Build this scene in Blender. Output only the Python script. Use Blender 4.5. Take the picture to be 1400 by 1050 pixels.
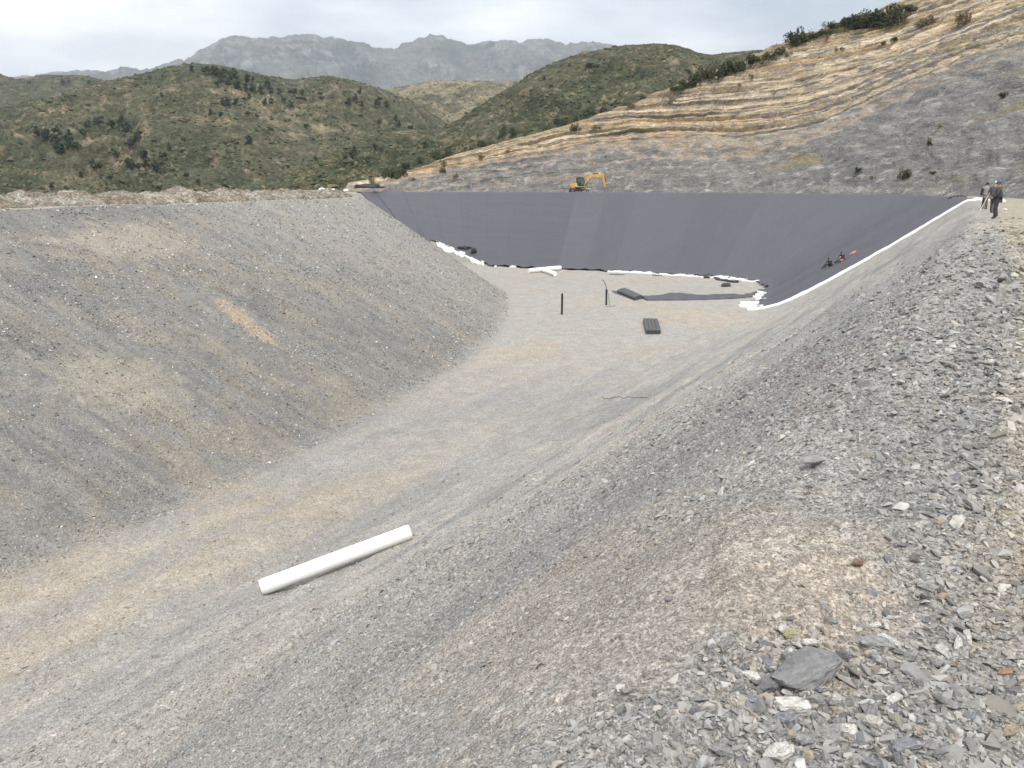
import bpy, bmesh, math, random
import numpy as np
from mathutils import Vector, Matrix

for o in list(bpy.data.objects):
    bpy.data.objects.remove(o, do_unlink=True)
scene = bpy.context.scene
COL = scene.collection
R = math.radians
random.seed(7)
RNG = np.random.default_rng(7)

# ------------------------------------------------------------------ camera
CAMZ = 1.6
FPX = 1051.0
PITCH = R(14.61)
cam_data = bpy.data.cameras.new('camera')
cam = bpy.data.objects.new('camera', cam_data)
COL.objects.link(cam)
cam.location = (0, 0, CAMZ)
cam.rotation_euler = (math.pi / 2 - PITCH, 0, 0)
cam_data.sensor_width = 36
cam_data.lens = FPX / 1400 * 36
cam_data.clip_start = 0.05
cam_data.clip_end = 60000
scene.camera = cam

# ------------------------------------------------------------------ world and sun
SUN_EL, SUN_AZ = R(60), R(168)          # azimuth from +Y, towards -X
world = bpy.data.worlds.new('World')
scene.world = world
world.use_nodes = True
nt = world.node_tree
nt.nodes.clear()
wout = nt.nodes.new('ShaderNodeOutputWorld')
wbg = nt.nodes.new('ShaderNodeBackground')
sky = nt.nodes.new('ShaderNodeTexSky')
sky.sky_type = 'NISHITA'
sky.sun_disc = False
sky.sun_elevation = SUN_EL
sky.sun_rotation = SUN_AZ
sky.air_density = 1.0
sky.dust_density = 3.0
tc = nt.nodes.new('ShaderNodeTexCoord')
sep = nt.nodes.new('ShaderNodeSeparateXYZ')
nt.links.new(tc.outputs['Generated'], sep.inputs[0])
mp = nt.nodes.new('ShaderNodeMapping')
mp.inputs['Scale'].default_value = (1.0, 1.0, 3.6)
mp.inputs['Location'].default_value = (0.35, 0.1, 0.0)
nt.links.new(tc.outputs['Generated'], mp.inputs[0])
cn = nt.nodes.new('ShaderNodeTexNoise')
cn.inputs['Scale'].default_value = 1.9
cn.inputs['Detail'].default_value = 6
cn.inputs['Roughness'].default_value = 0.5
nt.links.new(mp.outputs[0], cn.inputs['Vector'])
cr = nt.nodes.new('ShaderNodeValToRGB')
cr.color_ramp.elements[0].position = 0.40
cr.color_ramp.elements[0].color = (0.38, 0.38, 0.38, 1)
cr.color_ramp.elements[1].position = 0.60
cr.color_ramp.elements[1].color = (1, 1, 1, 1)
nt.links.new(cn.outputs['Fac'], cr.inputs[0])
# cloud brightness
cn2 = nt.nodes.new('ShaderNodeTexNoise')
cn2.inputs['Scale'].default_value = 3.3
cn2.inputs['Detail'].default_value = 5
nt.links.new(mp.outputs[0], cn2.inputs['Vector'])
cr2 = nt.nodes.new('ShaderNodeValToRGB')
cr2.color_ramp.elements[0].position = 0.34
cr2.color_ramp.elements[0].color = (8.6, 9.1, 9.9, 1)
cr2.color_ramp.elements[1].position = 0.62
cr2.color_ramp.elements[1].color = (14.5, 14.5, 14.4, 1)
nt.links.new(cn2.outputs['Fac'], cr2.inputs[0])
mx = nt.nodes.new('ShaderNodeMixRGB')
nt.links.new(cr.outputs[0], mx.inputs['Fac'])
nt.links.new(sky.outputs[0], mx.inputs[1])
nt.links.new(cr2.outputs[0], mx.inputs[2])
nt.links.new(mx.outputs[0], wbg.inputs['Color'])
wbg.inputs['Strength'].default_value = 0.10
nt.links.new(wbg.outputs[0], wout.inputs['Surface'])

sl = bpy.data.lights.new('sun', 'SUN')
sl.energy = 2.2
sl.angle = R(12)
sl.color = (1.0, 0.95, 0.87)
so = bpy.data.objects.new('sun', sl)
COL.objects.link(so)
sd = Vector((math.sin(SUN_AZ) * math.cos(SUN_EL), math.cos(SUN_AZ) * math.cos(SUN_EL), math.sin(SUN_EL)))
so.rotation_euler = sd.to_track_quat('Z', 'Y').to_euler()
so.location = (0, 0, 30)

scene.view_settings.view_transform = 'Standard'
scene.view_settings.look = 'None'
scene.view_settings.exposure = 0.38
scene.view_settings.gamma = 1
scene.render.engine = 'CYCLES'
scene.render.resolution_x = 1024
scene.render.resolution_y = 768

# ------------------------------------------------------------------ numeric helpers
def _hash(ix, iy, seed):
    h = (ix.astype(np.int64) * 374761393 + iy.astype(np.int64) * 668265263 + seed * 974634777) & 0xffffffff
    h = ((h ^ (h >> 13)) * 1274126177) & 0xffffffff
    h = h ^ (h >> 16)
    return (h & 0xffff) / 65535.0

def perlin(x, y, seed=0):
    x = np.asarray(x, float); y = np.asarray(y, float)
    x0 = np.floor(x); y0 = np.floor(y)
    fx = x - x0; fy = y - y0
    u = fx * fx * fx * (fx * (fx * 6 - 15) + 10)
    v = fy * fy * fy * (fy * (fy * 6 - 15) + 10)
    def g(dx, dy):
        a = _hash(x0 + dx, y0 + dy, seed) * 2 * np.pi
        return np.cos(a) * (fx - dx) + np.sin(a) * (fy - dy)
    n = (g(0, 0) * (1 - u) + g(1, 0) * u) * (1 - v) + (g(0, 1) * (1 - u) + g(1, 1) * u) * v
    return n * 1.5

def fbm(x, y, octv=4, seed=0, gain=0.5):
    s = 0.0; a = 1.0; f = 1.0
    for i in range(octv):
        s = s + a * perlin(x * f, y * f, seed + i * 17)
        a *= gain; f *= 2.03
    return s

def sstep(a, b, x):
    t = np.clip((x - a) / (b - a), 0, 1)
    return t * t * (3 - 2 * t)

def mixc(c, d, w):
    w = np.asarray(w)[..., None]
    return c * (1 - w) + np.asarray(d, float) * w

def chaikin(P, n=2):
    P = np.array(P, float)
    for _ in range(n):
        Q = np.roll(P, -1, axis=0)
        a = P * 0.78 + Q * 0.22; b = P * 0.22 + Q * 0.78
        P = np.stack([a, b], 1).reshape(-1, 2)
    return P

def ray(px, py):
    xc = (px - 700) / FPX; yc = (525 - py) / FPX
    d = np.array([xc, math.cos(PITCH) + yc * math.sin(PITCH), -math.sin(PITCH) + yc * math.cos(PITCH)])
    return d

# ------------------------------------------------------------------ pit outline (rim level z=0, floor z=-11)
DEPTH = 11.0
RIM = chaikin([(-6, -12), (-2, -4), (0.3, 1.5), (1.4, 3.1), (4.1, 7.2), (6.6, 10.9), (9.9, 16.5), (20.5, 34), (25.5, 43),
       (35.5, 60), (44.6, 76), (51.5, 94), (54, 107), (51, 114), (38, 127.5), (28, 134), (18, 138), (0, 144), (-18, 148.5),
       (-25.5, 148.5), (-28, 140), (-29, 120), (-24, 105), (-18.6, 98), (-17.5, 91), (-33, 50), (-45, 19), (-56, -10),
       (-60, -25), (-30, -30)])
TOE = chaikin([(-15.5, 18.5), (-9.6, 27), (-4.2, 36), (2.4, 48), (11.5, 61), (25.0, 79.2), (29.5, 89), (33, 98.5), (32, 104),
       (21, 111.5), (10, 117), (-3.4, 122), (-12, 126), (-14, 123), (-11, 115), (-5, 106), (-1.2, 97), (0.0, 85),
       (-0.4, 67.6), (-4.8, 49), (-10.7, 32.4), (-16.5, 22.4), (-24, 10), (-32, -6), (-28, -8), (-18, 6)])

def poly_dist(P, X, Y):
    D = np.full(X.shape, 1e9)
    inside = np.zeros(X.shape, bool)
    for i in range(len(P)):
        ax, ay = P[i]; bx, by = P[(i + 1) % len(P)]
        dx, dy = bx - ax, by - ay
        t = np.clip(((X - ax) * dx + (Y - ay) * dy) / (dx * dx + dy * dy + 1e-12), 0, 1)
        D = np.minimum(D, (X - ax - t * dx) ** 2 + (Y - ay - t * dy) ** 2)
        if ay != by:
            c = ((ay > Y) != (by > Y)) & (X < (bx - ax) * (Y - ay) / (by - ay) + ax)
            inside ^= c
    D = np.sqrt(D)
    return np.where(inside, D, -D)

GX0, GY0, GS = -130.0, -60.0, 0.5
gx = np.arange(GX0, 130, GS); gy = np.arange(GY0, 230, GS)
GXX, GYY = np.meshgrid(gx, gy)
FR = poly_dist(RIM, GXX, GYY)
FT = -poly_dist(TOE, GXX, GYY)

def samp(F, x, y):
    u = np.clip((x - GX0) / GS, 0, F.shape[1] - 1.001); v = np.clip((y - GY0) / GS, 0, F.shape[0] - 1.001)
    i = u.astype(int); j = v.astype(int); fu = u - i; fv = v - j
    return (F[j, i] * (1 - fu) + F[j, i + 1] * fu) * (1 - fv) + (F[j + 1, i] * (1 - fu) + F[j + 1, i + 1] * fu) * fv

def side_of(x, y):
    return x - np.interp(y, [-10, 19, 35, 50, 70, 95, 120], [-29, -14.5, -6, 0, 7, 14, 12])

def fields(x, y):
    x = np.asarray(x, float); y = np.asarray(y, float)
    dR = samp(FR, x, y); dT = samp(FT, x, y)
    t = np.where(dR <= 0, 0, np.where(dT <= 0, 1, dR / np.maximum(dR + np.maximum(dT, 0), 1e-6)))
    return dR, dT, t

def H(x, y, detail=True):
    x = np.asarray(x, float); y = np.asarray(y, float)
    dR, dT, t = fields(x, y)
    k = 0.045
    s = np.where(t < k, t * t / (2 * k), t - k / 2)          # rounded crest
    s2 = 1 - t
    k2 = 0.07 + 0.50 * sstep(-1, 3, side_of(x, y)) * sstep(84, 70, y)
    e = np.where(s2 < k2, s2 * s2 / (2 * k2), s2 - k2 / 2)   # rounded toe
    s = np.where(t < 0.5, s / (1 - k / 2 - k2 / 2), 1 - e / (1 - k / 2 - k2 / 2))
    s = np.clip(s, 0, 1)
    z = -DEPTH * s
    # rim outside: the bank falls away on the outer (left) side
    out = np.maximum(-dR - 9.5, 0)
    z = z - np.minimum(out * 0.62, 70) * sstep(-20, -28, x)
    r = np.hypot(x, y)
    if detail:
        on = sstep(0.0, 0.12, t) * sstep(1.0, 0.9, t)
        far = sstep(3, 20, r)
        sd_ = side_of(x, y)
        # rills down the left bank, terraces along the right bank
        uL = x * 0.36 + y * 0.93; vL = x * 0.93 - y * 0.36
        uR = x * 0.52 + y * 0.85; vR = x * 0.85 - y * 0.52
        L = fbm(uL * 0.55, vL * 0.09, 3, 11) * 0.16 + fbm(uL * 1.6, vL * 0.25, 2, 21) * 0.05
        Rr = fbm(vR * 0.5, uR * 0.08, 3, 31) * 0.14 + fbm(vR * 1.7, uR * 0.28, 3, 41) * 0.06
        w = sstep(-2, 2, sd_)
        nearliner = sstep(70, 80, y + 0.0 * x)
        z = z + on * (L * (1 - w) + Rr * w) * far * (1 - 0.7 * nearliner)
        z = z + fbm(x * 0.12, y * 0.12, 3, 5) * 0.10 * far * (1 - 0.8 * nearliner)
        amp = 0.022 + 0.02 * sstep(-1.2, 0.6, -dR) * (w)
        z = z + fbm(x * 1.7, y * 1.7, 4, 51, 0.6) * amp * (1 - 0.5 * nearliner)
        near = sstep(16, 5, r)
        z = z + near * np.abs(fbm(x * 7, y * 7, 3, 61, 0.6)) * 0.018
        # rough rubble lip where the road meets the slope
        lip = np.exp(-((dR + 0.1) / 0.9) ** 2) * w * sstep(60, 30, r)
        z = z + lip * (fbm(x * 1.1, y * 1.1, 3, 71) * 0.09)
    return z

def hit(px, py, f=None):
    """point of the pit surface that the pixel shows"""
    d = ray(px, py)
    f = f or (lambda x, y: H(x, y))
    s = np.exp(np.linspace(math.log(1.2), math.log(240), 4000))
    x = s * d[0]; y = s * d[1]; z = CAMZ + s * d[2]
    b = z < f(x, y)
    i = int(np.argmax(b)) if b.any() else len(s) - 1
    return np.array([x[i], y[i], z[i]])

# ------------------------------------------------------------------ mesh / object helpers
def link(name, me, parent=None):
    o = bpy.data.objects.new(name, me)
    COL.objects.link(o)
    if parent is not None:
        o.parent = parent
    return o

def tag(o, label=None, cat=None, group=None, kind=None):
    if label: o['label'] = label
    if cat: o['category'] = cat
    if group: o['group'] = group
    if kind: o['kind'] = kind
    return o

def np_mesh(name, V, F, col=None, smooth=False, mat=None):
    """V (n,3), F (m,k) constant k"""
    V = np.ascontiguousarray(V, dtype=np.float32); F = np.ascontiguousarray(F, dtype=np.int32)
    me = bpy.data.meshes.new(name)
    me.vertices.add(len(V)); me.vertices.foreach_set('co', V.ravel())
    m, k = F.shape
    me.loops.add(m * k); me.loops.foreach_set('vertex_index', F.ravel())
    me.polygons.add(m)
    me.polygons.foreach_set('loop_start', np.arange(0, m * k, k, dtype=np.int32))
    try:
        me.polygons.foreach_set('loop_total', np.full(m, k, dtype=np.int32))
    except Exception:
        pass
    me.polygons.foreach_set('use_smooth', np.full(m, bool(smooth)))
    me.update(calc_edges=True)
    if col is not None:
        a = me.attributes.new('col', 'FLOAT_COLOR', 'POINT')
        c = np.ones((len(V), 4), np.float32); c[:, :3] = np.clip(col, 0.004, 0.95)
        a.data.foreach_set('color', c.ravel())
    if mat is not None:
        me.materials.append(mat)
    return me

def grid_faces(nu, nv):
    i = np.arange(nu - 1)[:, None]; j = np.arange(nv - 1)[None, :]
    a = i * nv + j
    return np.stack([a, a + 1, a + nv + 1, a + nv], -1).reshape(-1, 4)

# ------------------------------------------------------------------ materials
def N(t, kind, **kw):
    n = t.nodes.new(kind)
    for k, v in kw.items():
        if k in n.inputs.keys():
            n.inputs[k].default_value = v
        else:
            setattr(n, k, v)
    return n

def base_mat(name, color=(0.5, 0.5, 0.5), rough=0.8, metal=0.0, spec=0.3):
    m = bpy.data.materials.new(name); m.use_nodes = True
    t = m.node_tree; b = t.nodes['Principled BSDF']
    b.inputs['Base Color'].default_value = (*color, 1)
    b.inputs['Roughness'].default_value = rough
    b.inputs['Metallic'].default_value = metal
    b.inputs['Specular IOR Level'].default_value = spec
    return m, t, b

def simple_mat(name, color, rough=0.6, metal=0.0, var=0.12, scale=6.0, bump=0.1, spec=0.3, dirt=None):
    m, t, b = base_mat(name, color, rough, metal, spec)
    tcn = N(t, 'ShaderNodeTexCoord')
    n = N(t, 'ShaderNodeTexNoise', Scale=scale, Detail=6.0, Roughness=0.6)
    t.links.new(tcn.outputs['Object'], n.inputs['Vector'])
    r = N(t, 'ShaderNodeValToRGB')
    c0 = [max(0, c * (1 - var)) for c in color]; c1 = [min(1, c * (1 + var)) for c in color]
    if dirt: c0 = dirt
    r.color_ramp.elements[0].position = 0.3; r.color_ramp.elements[0].color = (*c0, 1)
    r.color_ramp.elements[1].position = 0.65; r.color_ramp.elements[1].color = (*c1, 1)
    t.links.new(n.outputs['Fac'], r.inputs[0]); t.links.new(r.outputs[0], b.inputs['Base Color'])
    if bump:
        bp = N(t, 'ShaderNodeBump', Strength=bump, Distance=0.02)
        t.links.new(n.outputs['Fac'], bp.inputs['Height']); t.links.new(bp.outputs[0], b.inputs['Normal'])
    return m

def rubble_mat(name, scales=(3.5, 11, 32), amps=(0.16, 0.28, 0.30), bumpd=0.02, bstr=0.7, light=0.2, stretch=(1, 1, 1), rot=0.0):
    """albedo comes from the baked 'col' attribute, chips from voronoi cells"""
    m, t, b = base_mat(name, rough=0.92, spec=0.2)
    at = N(t, 'ShaderNodeAttribute', attribute_name='col')
    tcn = N(t, 'ShaderNodeTexCoord')
    mpn = N(t, 'ShaderNodeMapping')
    mpn.inputs['Scale'].default_value = stretch
    mpn.inputs['Rotation'].default_value = (0, 0, rot)
    t.links.new(tcn.outputs['Object'], mpn.inputs[0])
    dn = N(t, 'ShaderNodeTexNoise', Scale=scales[1] * 0.6, Detail=3.0)
    t.links.new(mpn.outputs[0], dn.inputs['Vector'])
    add = N(t, 'ShaderNodeMixRGB', blend_type='ADD'); add.inputs['Fac'].default_value = 0.35 / scales[1]
    t.links.new(mpn.outputs[0], add.inputs[1]); t.links.new(dn.outputs['Color'], add.inputs[2])
    prev = None; heights = None
    for s, a in zip(scales, amps):
        v = N(t, 'ShaderNodeTexVoronoi', Scale=float(s))
        t.links.new(add.outputs[0], v.inputs['Vector'])
        sx = N(t, 'ShaderNodeSeparateColor')
        t.links.new(v.outputs['Color'], sx.inputs[0])
        mr = N(t, 'ShaderNodeMapRange')
        mr.inputs['To Min'].default_value = 1 - a * 1.1
        mr.inputs['To Max'].default_value = 1 + a * 1.1
        t.links.new(sx.outputs[0], mr.inputs['Value'])
        # dark gap between chips
        mg = N(t, 'ShaderNodeMath', operation='MULTIPLY_ADD')
        t.links.new(v.outputs['Distance'], mg.inputs[0]); mg.inputs[1].default_value = -a * 0.7; mg.inputs[2].default_value = 1 + a * 0.28
        mm = N(t, 'ShaderNodeMath', operation='MULTIPLY')
        t.links.new(mr.outputs[0], mm.inputs[0]); t.links.new(mg.outputs[0], mm.inputs[1])
        hh = N(t, 'ShaderNodeMath', operation='MULTIPLY_ADD')
        t.links.new(sx.outputs[1], hh.inputs[0]); hh.inputs[1].default_value = 8.0 / s
        sc = N(t, 'ShaderNodeMath', operation='MULTIPLY')
        t.links.new(v.outputs['Distance'], sc.inputs[0]); sc.inputs[1].default_value = -10.0 / s
        t.links.new(sc.outputs[0], hh.inputs[2])
        if prev is None:
            prev = mm; heights = hh
        else:
            p2 = N(t, 'ShaderNodeMath', operation='MULTIPLY')
            t.links.new(prev.outputs[0], p2.inputs[0]); t.links.new(mm.outputs[0], p2.inputs[1]); prev = p2
            h2 = N(t, 'ShaderNodeMath', operation='ADD')
            t.links.new(heights.outputs[0], h2.inputs[0]); t.links.new(hh.outputs[0], h2.inputs[1]); heights = h2
    # sparse pale chips
    v = N(t, 'ShaderNodeTexVoronoi', Scale=float(scales[1] * 1.3)); t.links.new(add.outputs[0], v.inputs['Vector'])
    sx = N(t, 'ShaderNodeSeparateColor'); t.links.new(v.outputs['Color'], sx.inputs[0])
    gt = N(t, 'ShaderNodeMapRange'); gt.inputs['From Min'].default_value = 0.90; gt.inputs['From Max'].default_value = 0.97
    gt.inputs['To Max'].default_value = light
    t.links.new(sx.outputs[2], gt.inputs['Value'])
    cm = N(t, 'ShaderNodeVectorMath', operation='SCALE')
    t.links.new(at.outputs['Color'], cm.inputs[0]); t.links.new(prev.outputs[0], cm.inputs['Scale'])
    mxn = N(t, 'ShaderNodeMixRGB'); t.links.new(gt.outputs[0], mxn.inputs['Fac'])
    t.links.new(cm.outputs[0], mxn.inputs[1]); mxn.inputs[2].default_value = (0.62, 0.60, 0.56, 1)
    t.links.new(mxn.outputs[0], b.inputs['Base Color'])
    bp = N(t, 'ShaderNodeBump', Strength=bstr, Distance=bumpd)
    t.links.new(heights.outputs[0], bp.inputs['Height']); t.links.new(bp.outputs[0], b.inputs['Normal'])
    return m

def attr_mat(name, rough=0.85, nscale=3.0, var=0.25, bump=0.3, bdist=0.05, trans=0.0):
    m, t, b = base_mat(name, rough=rough, spec=0.2)
    at = N(t, 'ShaderNodeAttribute', attribute_name='col')
    tcn = N(t, 'ShaderNodeTexCoord')
    n = N(t, 'ShaderNodeTexNoise', Scale=nscale, Detail=8.0, Roughness=0.65)
    t.links.new(tcn.outputs['Object'], n.inputs['Vector'])
    mr = N(t, 'ShaderNodeMapRange'); mr.inputs['From Min'].default_value = 0.25; mr.inputs['From Max'].default_value = 0.75
    mr.inputs['To Min'].default_value = 1 - var; mr.inputs['To Max'].default_value = 1 + var
    t.links.new(n.outputs['Fac'], mr.inputs['Value'])
    cm = N(t, 'ShaderNodeVectorMath', operation='SCALE')
    t.links.new(at.outputs['Color'], cm.inputs[0]); t.links.new(mr.outputs[0], cm.inputs['Scale'])
    t.links.new(cm.outputs[0], b.inputs['Base Color'])
    if bump:
        bp = N(t, 'ShaderNodeBump', Strength=bump, Distance=bdist)
        t.links.new(n.outputs['Fac'], bp.inputs['Height']); t.links.new(bp.outputs[0], b.inputs['Normal'])
    return m

# ------------------------------------------------------------------ ground colour
def blob(x, y, cx, cy, rx, ry, ang, seed=0, rag=0.35):
    c, s = math.cos(ang), math.sin(ang)
    u = ((x - cx) * c + (y - cy) * s) / rx; v = (-(x - cx) * s + (y - cy) * c) / ry
    d = np.sqrt(u * u + v * v) + fbm(x * 2.2 / max(rx, ry) * 2, y * 2.2 / max(rx, ry) * 2, 4, 90 + seed, 0.6) * rag
    return sstep(1.15, 0.55, d)

def streak(x, y, p, q, w, seed=0):
    cx, cy = (p[0] + q[0]) / 2, (p[1] + q[1]) / 2
    L = math.hypot(q[0] - p[0], q[1] - p[1]) / 2
    return blob(x, y, cx, cy, max(L, .1), w, math.atan2(q[1] - p[1], q[0] - p[0]), seed)

OR1, OR2 = hit(285, 398), hit(385, 480)
TP = [hit(*p) for p in [(1090, 775), (900, 800), (985, 810), (760, 800), (1130, 850), (560, 640), (150, 520), (190, 330), (560, 330)]]

def ground_color(x, y):
    dR, dT, t = fields(x, y)
    sd_ = side_of(x, y)
    w = sstep(-1.5, 1.5, sd_)
    n1 = fbm(x * 0.25, y * 0.25, 5, 101); n2 = fbm(x * 0.9, y * 0.9, 4, 111); n3 = fbm(x * 0.08, y * 0.08, 4, 121)
    uL = x * 0.36 + y * 0.93; vL = x * 0.93 - y * 0.36
    uR = x * 0.52 + y * 0.85; vR = x * 0.85 - y * 0.52
    sL = fbm(uL * 0.55, vL * 0.10, 4, 131); sR = fbm(vR * 0.55, uR * 0.07, 4, 141)
    sL2 = fbm(uL * 1.7, vL * 0.22, 3, 151)
    # floor
    c = np.empty(x.shape + (3,)); c[:] = (0.315, 0.30, 0.275)
    c = mixc(c, (0.355, 0.342, 0.315), sstep(35, 75, y))
    tanw = sstep(38, 29, y + 0.6 * x + 6 + 3 * n3) * sstep(-0.6, 0.2, n1 + 0.2) * sstep(-6.5, -9.5, x - (y - 24) * 0.55 + 1.0 * n1)
    c = mixc(c, (0.36, 0.31, 0.245), tanw * 0.75)
    c = mixc(c, (0.36, 0.30, 0.235), sstep(0.1, 0.5, n3 + n1 * 0.4) * 0.5 * sstep(30, 50, y))
    sF = fbm(vR * 0.5, uR * 0.06, 4, 142)
    c = mixc(c, (0.25, 0.25, 0.25), sstep(0.0, 0.5, sF + 0.3 * n2) * 0.45 * sstep(62, 45, y))
    c = mixc(c, (0.37, 0.335, 0.285), sstep(0.1, 0.6, -sF + 0.3 * n2) * 0.4)
    # left bank
    l = np.empty_like(c); l[:] = (0.200, 0.195, 0.184)
    l = mixc(l, (0.245, 0.222, 0.182), sstep(0.0, 0.55, sL * 0.8 + n1 * 0.6 + 0.12 * (1 - t) + 0.05) * 0.8)
    l = mixc(l, (0.135, 0.137, 0.139), np.clip(sstep(0.02, 0.4, -n1 * 0.45 + sL * 0.3 + sL2 * 0.4) * 0.4 + 0.5 * np.exp(-((t - 0.06) / 0.05) ** 2) * sstep(-0.5, 0.3, n1), 0, 0.8))
    l = mixc(l, (0.24, 0.228, 0.202), sstep(0.05, 0.4, -sL2) * 0.35)
    l = mixc(l, (0.36, 0.34, 0.30), sstep(0.12, 0.0, t) * sstep(55, 85, y) * 0.5)
    l = mixc(l, (0.305, 0.294, 0.27), sstep(50, 84, y) * 0.8)
    # right bank
    r_ = np.empty_like(c); r_[:] = (0.325, 0.315, 0.295)
    r_ = mixc(r_, (0.235, 0.230, 0.222), sstep(-0.05, 0.45, sR + 0.35 * n1 - 0.05) * 0.6 * sstep(75, 45, y))
    r_ = mixc(r_, (0.38, 0.35, 0.30), sstep(0.1, 0.5, -sR * 0.6 + n3) * 0.5)
    r_ = mixc(r_, (0.245, 0.243, 0.238), np.exp(-((dR - 1.9) / 1.3) ** 2) * sstep(5.0, 8, y) * sstep(45, 25, y) * 0.65)
    slope = l * (1 - w)[..., None] + r_ * w[..., None]
    ts = sstep(-0.9, 1.9, dT + 0.9 * n2) * (1 - w) + w * sstep(0.99, 0.55, t)
    c = c * (1 - ts)[..., None] + slope * ts[..., None]
    # road on the rim
    rd = np.empty_like(c); rd[:] = (0.31, 0.295, 0.26)
    rd = mixc(rd, (0.26, 0.26, 0.255), sstep(0.0, 0.4, n2 + n1 * 0.4) * 0.55)
    rd = mixc(rd, (0.37, 0.30, 0.215), sstep(0.05, 0.5, fbm(x * 0.5, y * 0.5, 4, 161)) * 0.55)
    rd = mixc(rd, (0.215, 0.217, 0.215), sstep(-0.8, -0.35, dR) * 0.6 * sstep(30, 20, y))
    rd = mixc(rd, (0.36, 0.32, 0.245), sstep(-0.35, -0.8, dR) * 0.8 * sstep(2.6, 4, y))
    lr = sstep(-15, -22, x)
    rd = mixc(rd, (0.36, 0.335, 0.285), lr * 0.8)
    ro = sstep(0.3, -0.7, dR)
    c = c * (1 - ro)[..., None] + rd * ro[..., None]
    # marks with a place of their own
    c = mixc(c, (0.42, 0.32, 0.22), streak(x, y, OR1, OR2, 1.0, 1) * 0.6)
    c = mixc(c, (0.235, 0.235, 0.23), sstep(0.55, -0.1, dR + 0.3 * n2) * sstep(-0.8, -0.4, dR) * w * 0.45 * sstep(30, 20, y))
    c = mixc(c, (0.355, 0.31, 0.25), blob(x, y, TP[0][0], TP[0][1], 0.6, 0.4, 0.9, 2) * 0.5)
    c = mixc(c, (0.35, 0.31, 0.26), blob(x, y, TP[1][0], TP[1][1], 1.3, 0.9, 0.9, 3) * 0.6)
    c = mixc(c, (0.38, 0.31, 0.245), blob(x, y, TP[4][0], TP[4][1], 0.7, 0.35, 0.9, 4) * 0.3)
    c = mixc(c, (0.37, 0.32, 0.26), blob(x, y, TP[3][0], TP[3][1], 1.6, 1.0, 0.9, 5) * 0.5)
    c = mixc(c, (0.32, 0.295, 0.24), blob(x, y, TP[6][0], TP[6][1], 4, 2.5, 0.3, 6) * 0.5)
    c = mixc(c, (0.34, 0.305, 0.25), blob(x, y, TP[7][0], TP[7][1], 7, 3.0, 1.2, 7) * 0.6)
    c = c * (1 + 0.10 * n2 + 0.06 * n3)[..., None]
    return c

MAT_GROUND = rubble_mat('gravel_ground', scales=(7, 27, 90), amps=(0.10, 0.24, 0.40), bumpd=0.010)

def build_ground():
    # vertices are denser towards the rim track, where the stones are
    az1 = np.linspace(R(-39), R(39), 1180)
    az = np.concatenate([np.linspace(R(-105), R(-39), 170)[:-1], az1, np.linspace(R(39), R(105), 170)[1:]])
    rr = np.exp(np.linspace(math.log(0.35), math.log(26), 620))
    rr2 = np.exp(np.linspace(math.log(26), math.log(230), 560))[1:]
    rr = np.concatenate([rr, rr2])
    A, Q = np.meshgrid(az, rr, indexing='ij')
    x = Q * np.sin(A); y = Q * np.cos(A)
    z = H(x, y)
    V = np.stack([x, y, z], -1).reshape(-1, 3)
    c = ground_color(x, y).reshape(-1, 3)
    me = np_mesh('ground', V, grid_faces(len(az), len(rr))[:, ::-1], c, True, MAT_GROUND)
    o = link('ground', me); tag(o, kind='structure')
build_ground()

# wide land under everything, down to the valley
me = np_mesh('valley_floor', [(-30000, -300, -75), (30000, -300, -75), (30000, 30000, -75), (-30000, 30000, -75)], [(0, 1, 2, 3)],
             np.tile([[0.09, 0.10, 0.055]], (4, 1)), False, attr_mat('valley_scrub', nscale=0.02, bump=0))
tag(link('valley_floor', me), kind='structure')

# ------------------------------------------------------------------ cut hillside on the right
def elev_at(px, py):
    d = ray(px, py)
    return d[2] / math.hypot(d[0], d[1])
def azim(px, py):
    d = ray(px, py)
    return math.atan2(d[0], d[1])

BASE = [(-34, 160), (-27, 158.5), (-14, 155), (4, 150.5), (16, 146.5), (30, 141.5), (42, 135), (52, 125), (59, 113), (60, 100), (56, 86), (49.5, 73),
        (42.5, 60.5), (28.5, 42.5), (19.2, 29), (12.3, 18.5), (9.0, 12), (7.6, 5), (7.4, -5), (7.4, -20)]
SKY_PX = [(460, 258), (505, 244), (560, 234), (600, 219), (640, 208), (700, 190), (760, 176), (800, 165), (840, 150), (870, 140), (910, 124), (960, 105),
          (1010, 84), (1075, 58), (1110, 42), (1150, 28), (1190, 15), (1250, -2), (1320, -25), (1400, -60), (1500, -110), (1700, -200)]
SKY_AZ = np.array([azim(p[0], p[1]) for p in SKY_PX]); SKY_EL = np.array([elev_at(*p) for p in SKY_PX])
BND_PX = [(460, 262), (560, 240), (650, 222), (700, 212), (800, 198), (900, 191), (1000, 186), (1060, 180), (1130, 164), (1200, 138), (1260, 104), (1320, 84), (1400, 62), (1700, -60)]
BND_AZ = np.array([azim(p[0], p[1]) for p in BND_PX]); BND_EL = np.array([elev_at(*p) for p in BND_PX])

def resample(P, n):
    P = np.array(P, float)
    for _ in range(3):
        a = P[:-1] * .75 + P[1:] * .25; b = P[:-1] * .25 + P[1:] * .75
        P = np.concatenate([P[:1], np.stack([a, b], 1).reshape(-1, 2), P[-1:]])
    L = np.concatenate([[0], np.cumsum(np.hypot(*(P[1:] - P[:-1]).T))])
    s = np.linspace(0, L[-1], n)
    return np.stack([np.interp(s, L, P[:, 0]), np.interp(s, L, P[:, 1])], -1), s

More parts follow.
